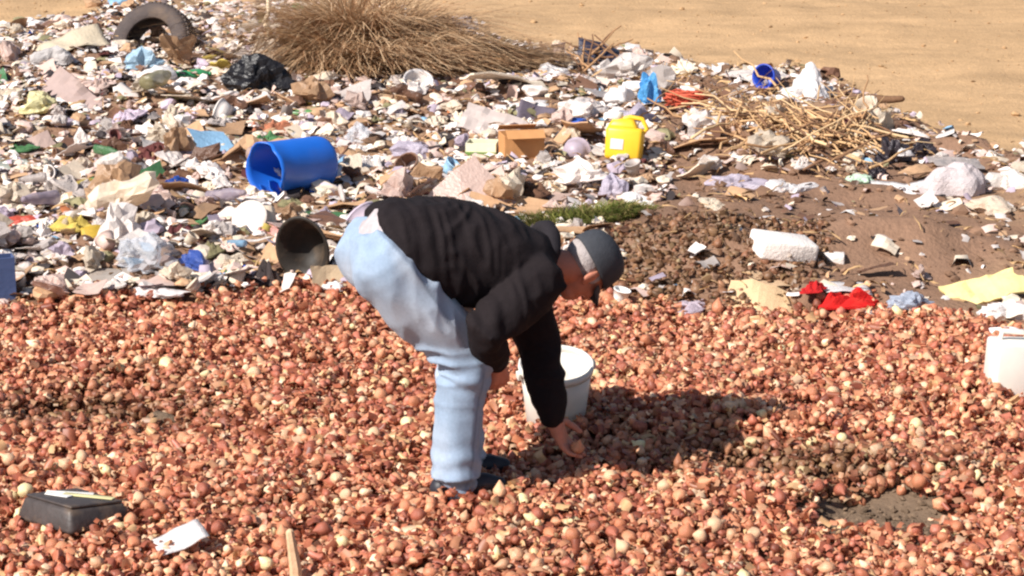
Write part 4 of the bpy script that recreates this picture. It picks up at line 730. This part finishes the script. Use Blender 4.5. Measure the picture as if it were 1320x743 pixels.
# ================================================================== THE REST OF THE RUBBISH: countable scraps
MARK = {'old tyre': 'old tyre', 'blue drum': 'blue drum', 'yellow jug': 'yellow jug', 'stalk pile': 'stalk pile', 'dry grass clump': 'dry grass clump', 'dark olive basin': 'dark basin', 'grey grain sack': 'grey grain sack', 'white foam block': 'white foam block', 'black bin liner': 'black bin liner', 'yellow wrapper': 'yellow wrapper', 'grey board': 'grey board', 'red cloth': 'red cloth', 'pale grey tray': 'pale grey tray', 'green grass patch': 'green grass'}
COLS = {'white': ((240, 229, 222), 9), 'cream': ((228, 210, 188), 8), 'dusty pink': ((216, 188, 176), 6), 'pale grey': ((194, 182, 176), 4), 'lilac grey': ((188, 172, 186), 2), 'tan': ((190, 152, 118), 4), 'brown': ((122, 88, 70), 3), 'charcoal': ((58, 50, 50), 2.4), 'olive': ((142, 134, 100), 1), 'maroon': ((112, 64, 62), 1), 'sky blue': ((150, 190, 220), 1), 'green': ((84, 130, 86), .6), 'orange': ((208, 128, 84), .4), 'yellow': ((214, 190, 100), .6), 'blue': ((52, 92, 180), .25)}
KIN = {'plastic_bag': ('plastic bag', 'bag', [C_(200 + i, 3, .4 + .08 * i, .55, 1.3 + .1 * i) for i in range(8)], 5, 'f'), 'paper_scrap': ('paper scrap', 'paper', [S_(220 + i, 9, 7, .5 + .07 * i, .55) for i in range(6)], 4, 's'), 'rag': ('crumpled rag', 'rag', [rag_mesh(240 + i, 24, .3) for i in range(8)], 4, 'c'),
       'cardboard_piece': ('cardboard piece', 'cardboard', [S_(260 + i, 6, 5, .6, .22, .05, .05) for i in range(5)], 2.5, 'k'), 'plastic_bottle': ('crushed bottle', 'bottle', [bottle_mesh(280 + i, 1, .5) for i in range(4)], 1.2, 'b'), 'plastic_tub': ('plastic tub', 'tub', [cup_mesh(.7, 1, .9 + .3 * i, .07, 16, .05) for i in range(3)], 1, 't')}
KM = {k_: [None] * len(v_[2]) for k_, v_ in KIN.items()}
cn = list(COLS); cw = np.array([COLS[c_][1] for c_ in cn], float); cw /= cw.sum(); kn_ = list(KIN); kw = np.array([KIN[k_][3] for k_ in kn_], float); kw /= kw.sum()
HERO += [(P(745, 284), .36), (P(885, 150), .25), (P(377, 246), .27), (P(804, 207), .17), (P(672, 200), .16), (P(622, 203), .12), (P(1008, 330), .2), (P(197, 66), .3), (P(455, 90), .5), (P(590, 86), .35), (P(0, 388), .15)]
cache = {}; cnt = 0; placed = [P(*q) for q in ((377, 240), (804, 195), (402, 330))]; tries = 0
def dens(px, py):
    d = np.where(px < 470, 1.0, np.where(px < 700, .75, np.where(px < 860, .65, .3)))
    d = np.where((px > 860) & (py > 235), .06, d); d = np.where((px > 860) & (py <= 235), .34, d); d = np.where((px > 780) & (px < 980) & (py > 275) & (py < 395), .0, d); d = np.where((px > 380) & (px < 560) & (py < 100), .15, d); return d
while cnt < 780 and tries < 16000:
    tries += 1; px = rng.uniform(-140, 1440); py = 40 + 352 * rng.random() ** .8
    if py < np.interp(px, RIMX, RIMY) + 6 or py > np.interp(px, EDGX, EDGY) - 4 or rng.random() > dens(px, py): continue
    kd = kn_[rng.choice(len(kn_), p=kw)]; cl = cn[rng.choice(len(cn), p=cw)]; nm, cat, vs, _, tp = KIN[kd]
    if (px > 700 or kd == 'plastic_bag') and cl in ('blue', 'orange', 'green', 'charcoal', 'olive', 'maroon', 'yellow', 'sky blue'): cl = ['white', 'cream', 'tan', 'pale grey'][tries % 4]
    if kd == 'cardboard_piece' and cl not in ('tan', 'brown', 'cream', 'orange'): cl = 'tan'
    if kd == 'paper_scrap' and cl in ('charcoal', 'maroon', 'olive'): cl = 'white'
    p = P(px, py); wsz = rng.lognormal(math.log(.098), .42) * (.8 if tp in 'bt' else 1); wsz = min(max(wsz, .04), .24 if not (px > 850 and py > 255) else .08)
    if any((p - q).length < wsz * .62 for q in placed) or any((p - q + Vector((0, .5 * r_, 0))).length < r_ + wsz * .6 for q, r_ in HERO): continue
    placed.append(p); vi = int(rng.integers(0, len(vs))); key = (kd, vi, cl)
    if key not in cache:
        rgb = COLS[cl][0]; m = {'f': lambda: film(cl + '_bag', rgb, .06, objvar=.25), 's': lambda: film(cl + '_paper', rgb, 0, objvar=.2), 'c': lambda: cloth(cl + '_rag', rgb, objvar=.3), 'k': lambda: card(cl + '_card', rgb), 'b': lambda: film(cl + '_bottle', rgb, .3, objvar=.2), 't': lambda: stiff(cl + '_tub', rgb, .45, objvar=.2)}[tp]()
        cache[key] = mesh_of(kd, vs[vi], m, tp in 'bt')
    if tp == 'b': rot = (rng.uniform(-.2, .2), rng.uniform(-.25, .25), rng.uniform(0, TAU)); k = wsz * 2.4
    elif tp == 't': rot = (rng.uniform(-1.7, 1.7), rng.uniform(-.6, .6), rng.uniform(0, TAU)); k = wsz * .6
    else: rot = (rng.normal(0, .28), rng.normal(0, .28), rng.uniform(0, TAU)); k = wsz
    o = obj(kd, cache[key], None, p + Vector((0, 0, rng.uniform(-.01, .04))), rot, (k * rng.uniform(.8, 1.2), k * rng.uniform(.6, 1.1), k * rng.uniform(.8, 1.3)))
    near = min(MARK, key=lambda q: (LAND[q] - p).length if q in LAND else 99); lb = f'{cl} {nm} in the litter near the {MARK[near]}'
    tag(o, lb, cat, f'{cl} {nm}s near the {MARK[near]}'); cnt += 1
# ---- the small shredded litter nobody could count
n = 34000; x = rng.uniform(-4.6, 4.6, n); y = rng.uniform(9.8, 21, n); on, tr, px, py = zones(x, y); keep = (tr > .45) & (rng.random(n) < dens(px, py) * 1.1 + .07) & (px > -260) & (px < 1580); x, y = x[keep], y[keep]; n = len(x)
lw = cw * np.array([.12 if c_ in ('blue', 'green', 'orange', 'yellow', 'sky blue', 'maroon') else 1.0 for c_ in cn]); lw /= lw.sum(); lc = np.array([lin(*COLS[c_][0]) for c_ in cn])[rng.choice(len(cn), n, p=lw)] * rng.uniform(.7, 1.05, (n, 1))
flakes('small_litter', x, y, height(x, y) + rng.uniform(0, .035, n), rng.lognormal(math.log(.024), .5, n).clip(.008, .08), lc, 'shredded small litter strewn over the dump', mat('litter', None, .7, .15, 25, attr=True, spec=.3), (.1, 1.8), (.35, 1.4), .5)
# straw strewn in the litter
n = 5000; x = rng.uniform(-4.2, 4.2, n); y = rng.uniform(10.5, 19, n); on, tr, px, py = zones(x, y); keep = (tr > .5) & (rng.random(n) < np.where((px > 830) & (px < 1220) & (py < 240), 1, .4)); x, y = x[keep], y[keep]; n = len(x)
flakes('straw', x, y, height(x, y) + rng.uniform(.005, .06, n), rng.uniform(.02, .06, n), np.array([lin(190, 154, 112)]) * rng.uniform(.6, 1.2, (n, 1)), 'bits of straw and stem strewn over the dump', mat('straw', None, .8, .2, 25, attr=True, spec=.2), (.05, .5), (.05, .1), .35)
# crumpled little balls and lumps of film between them
n = 7500; x = rng.uniform(-4.6, 4.6, n); y = rng.uniform(9.8, 21, n); on, tr, px, py = zones(x, y); keep = (tr > .45) & (rng.random(n) < dens(px, py)) & (px > -260) & (px < 1580); x, y = x[keep], y[keep]; n = len(x)
lc = np.array([lin(*COLS[c_][0]) for c_ in cn])[rng.choice(len(cn), n, p=lw)] * rng.uniform(.75, 1.05, (n, 1)); sz = rng.lognormal(math.log(.026), .45, n).clip(.01, .07)
scatter_lumps('crumpled_litter', np.stack([x, y, height(x, y) + sz * .35], -1), sz, lc, MATS['litter'], 2, 'small crumpled lumps of film and paper strewn over the dump', .6)
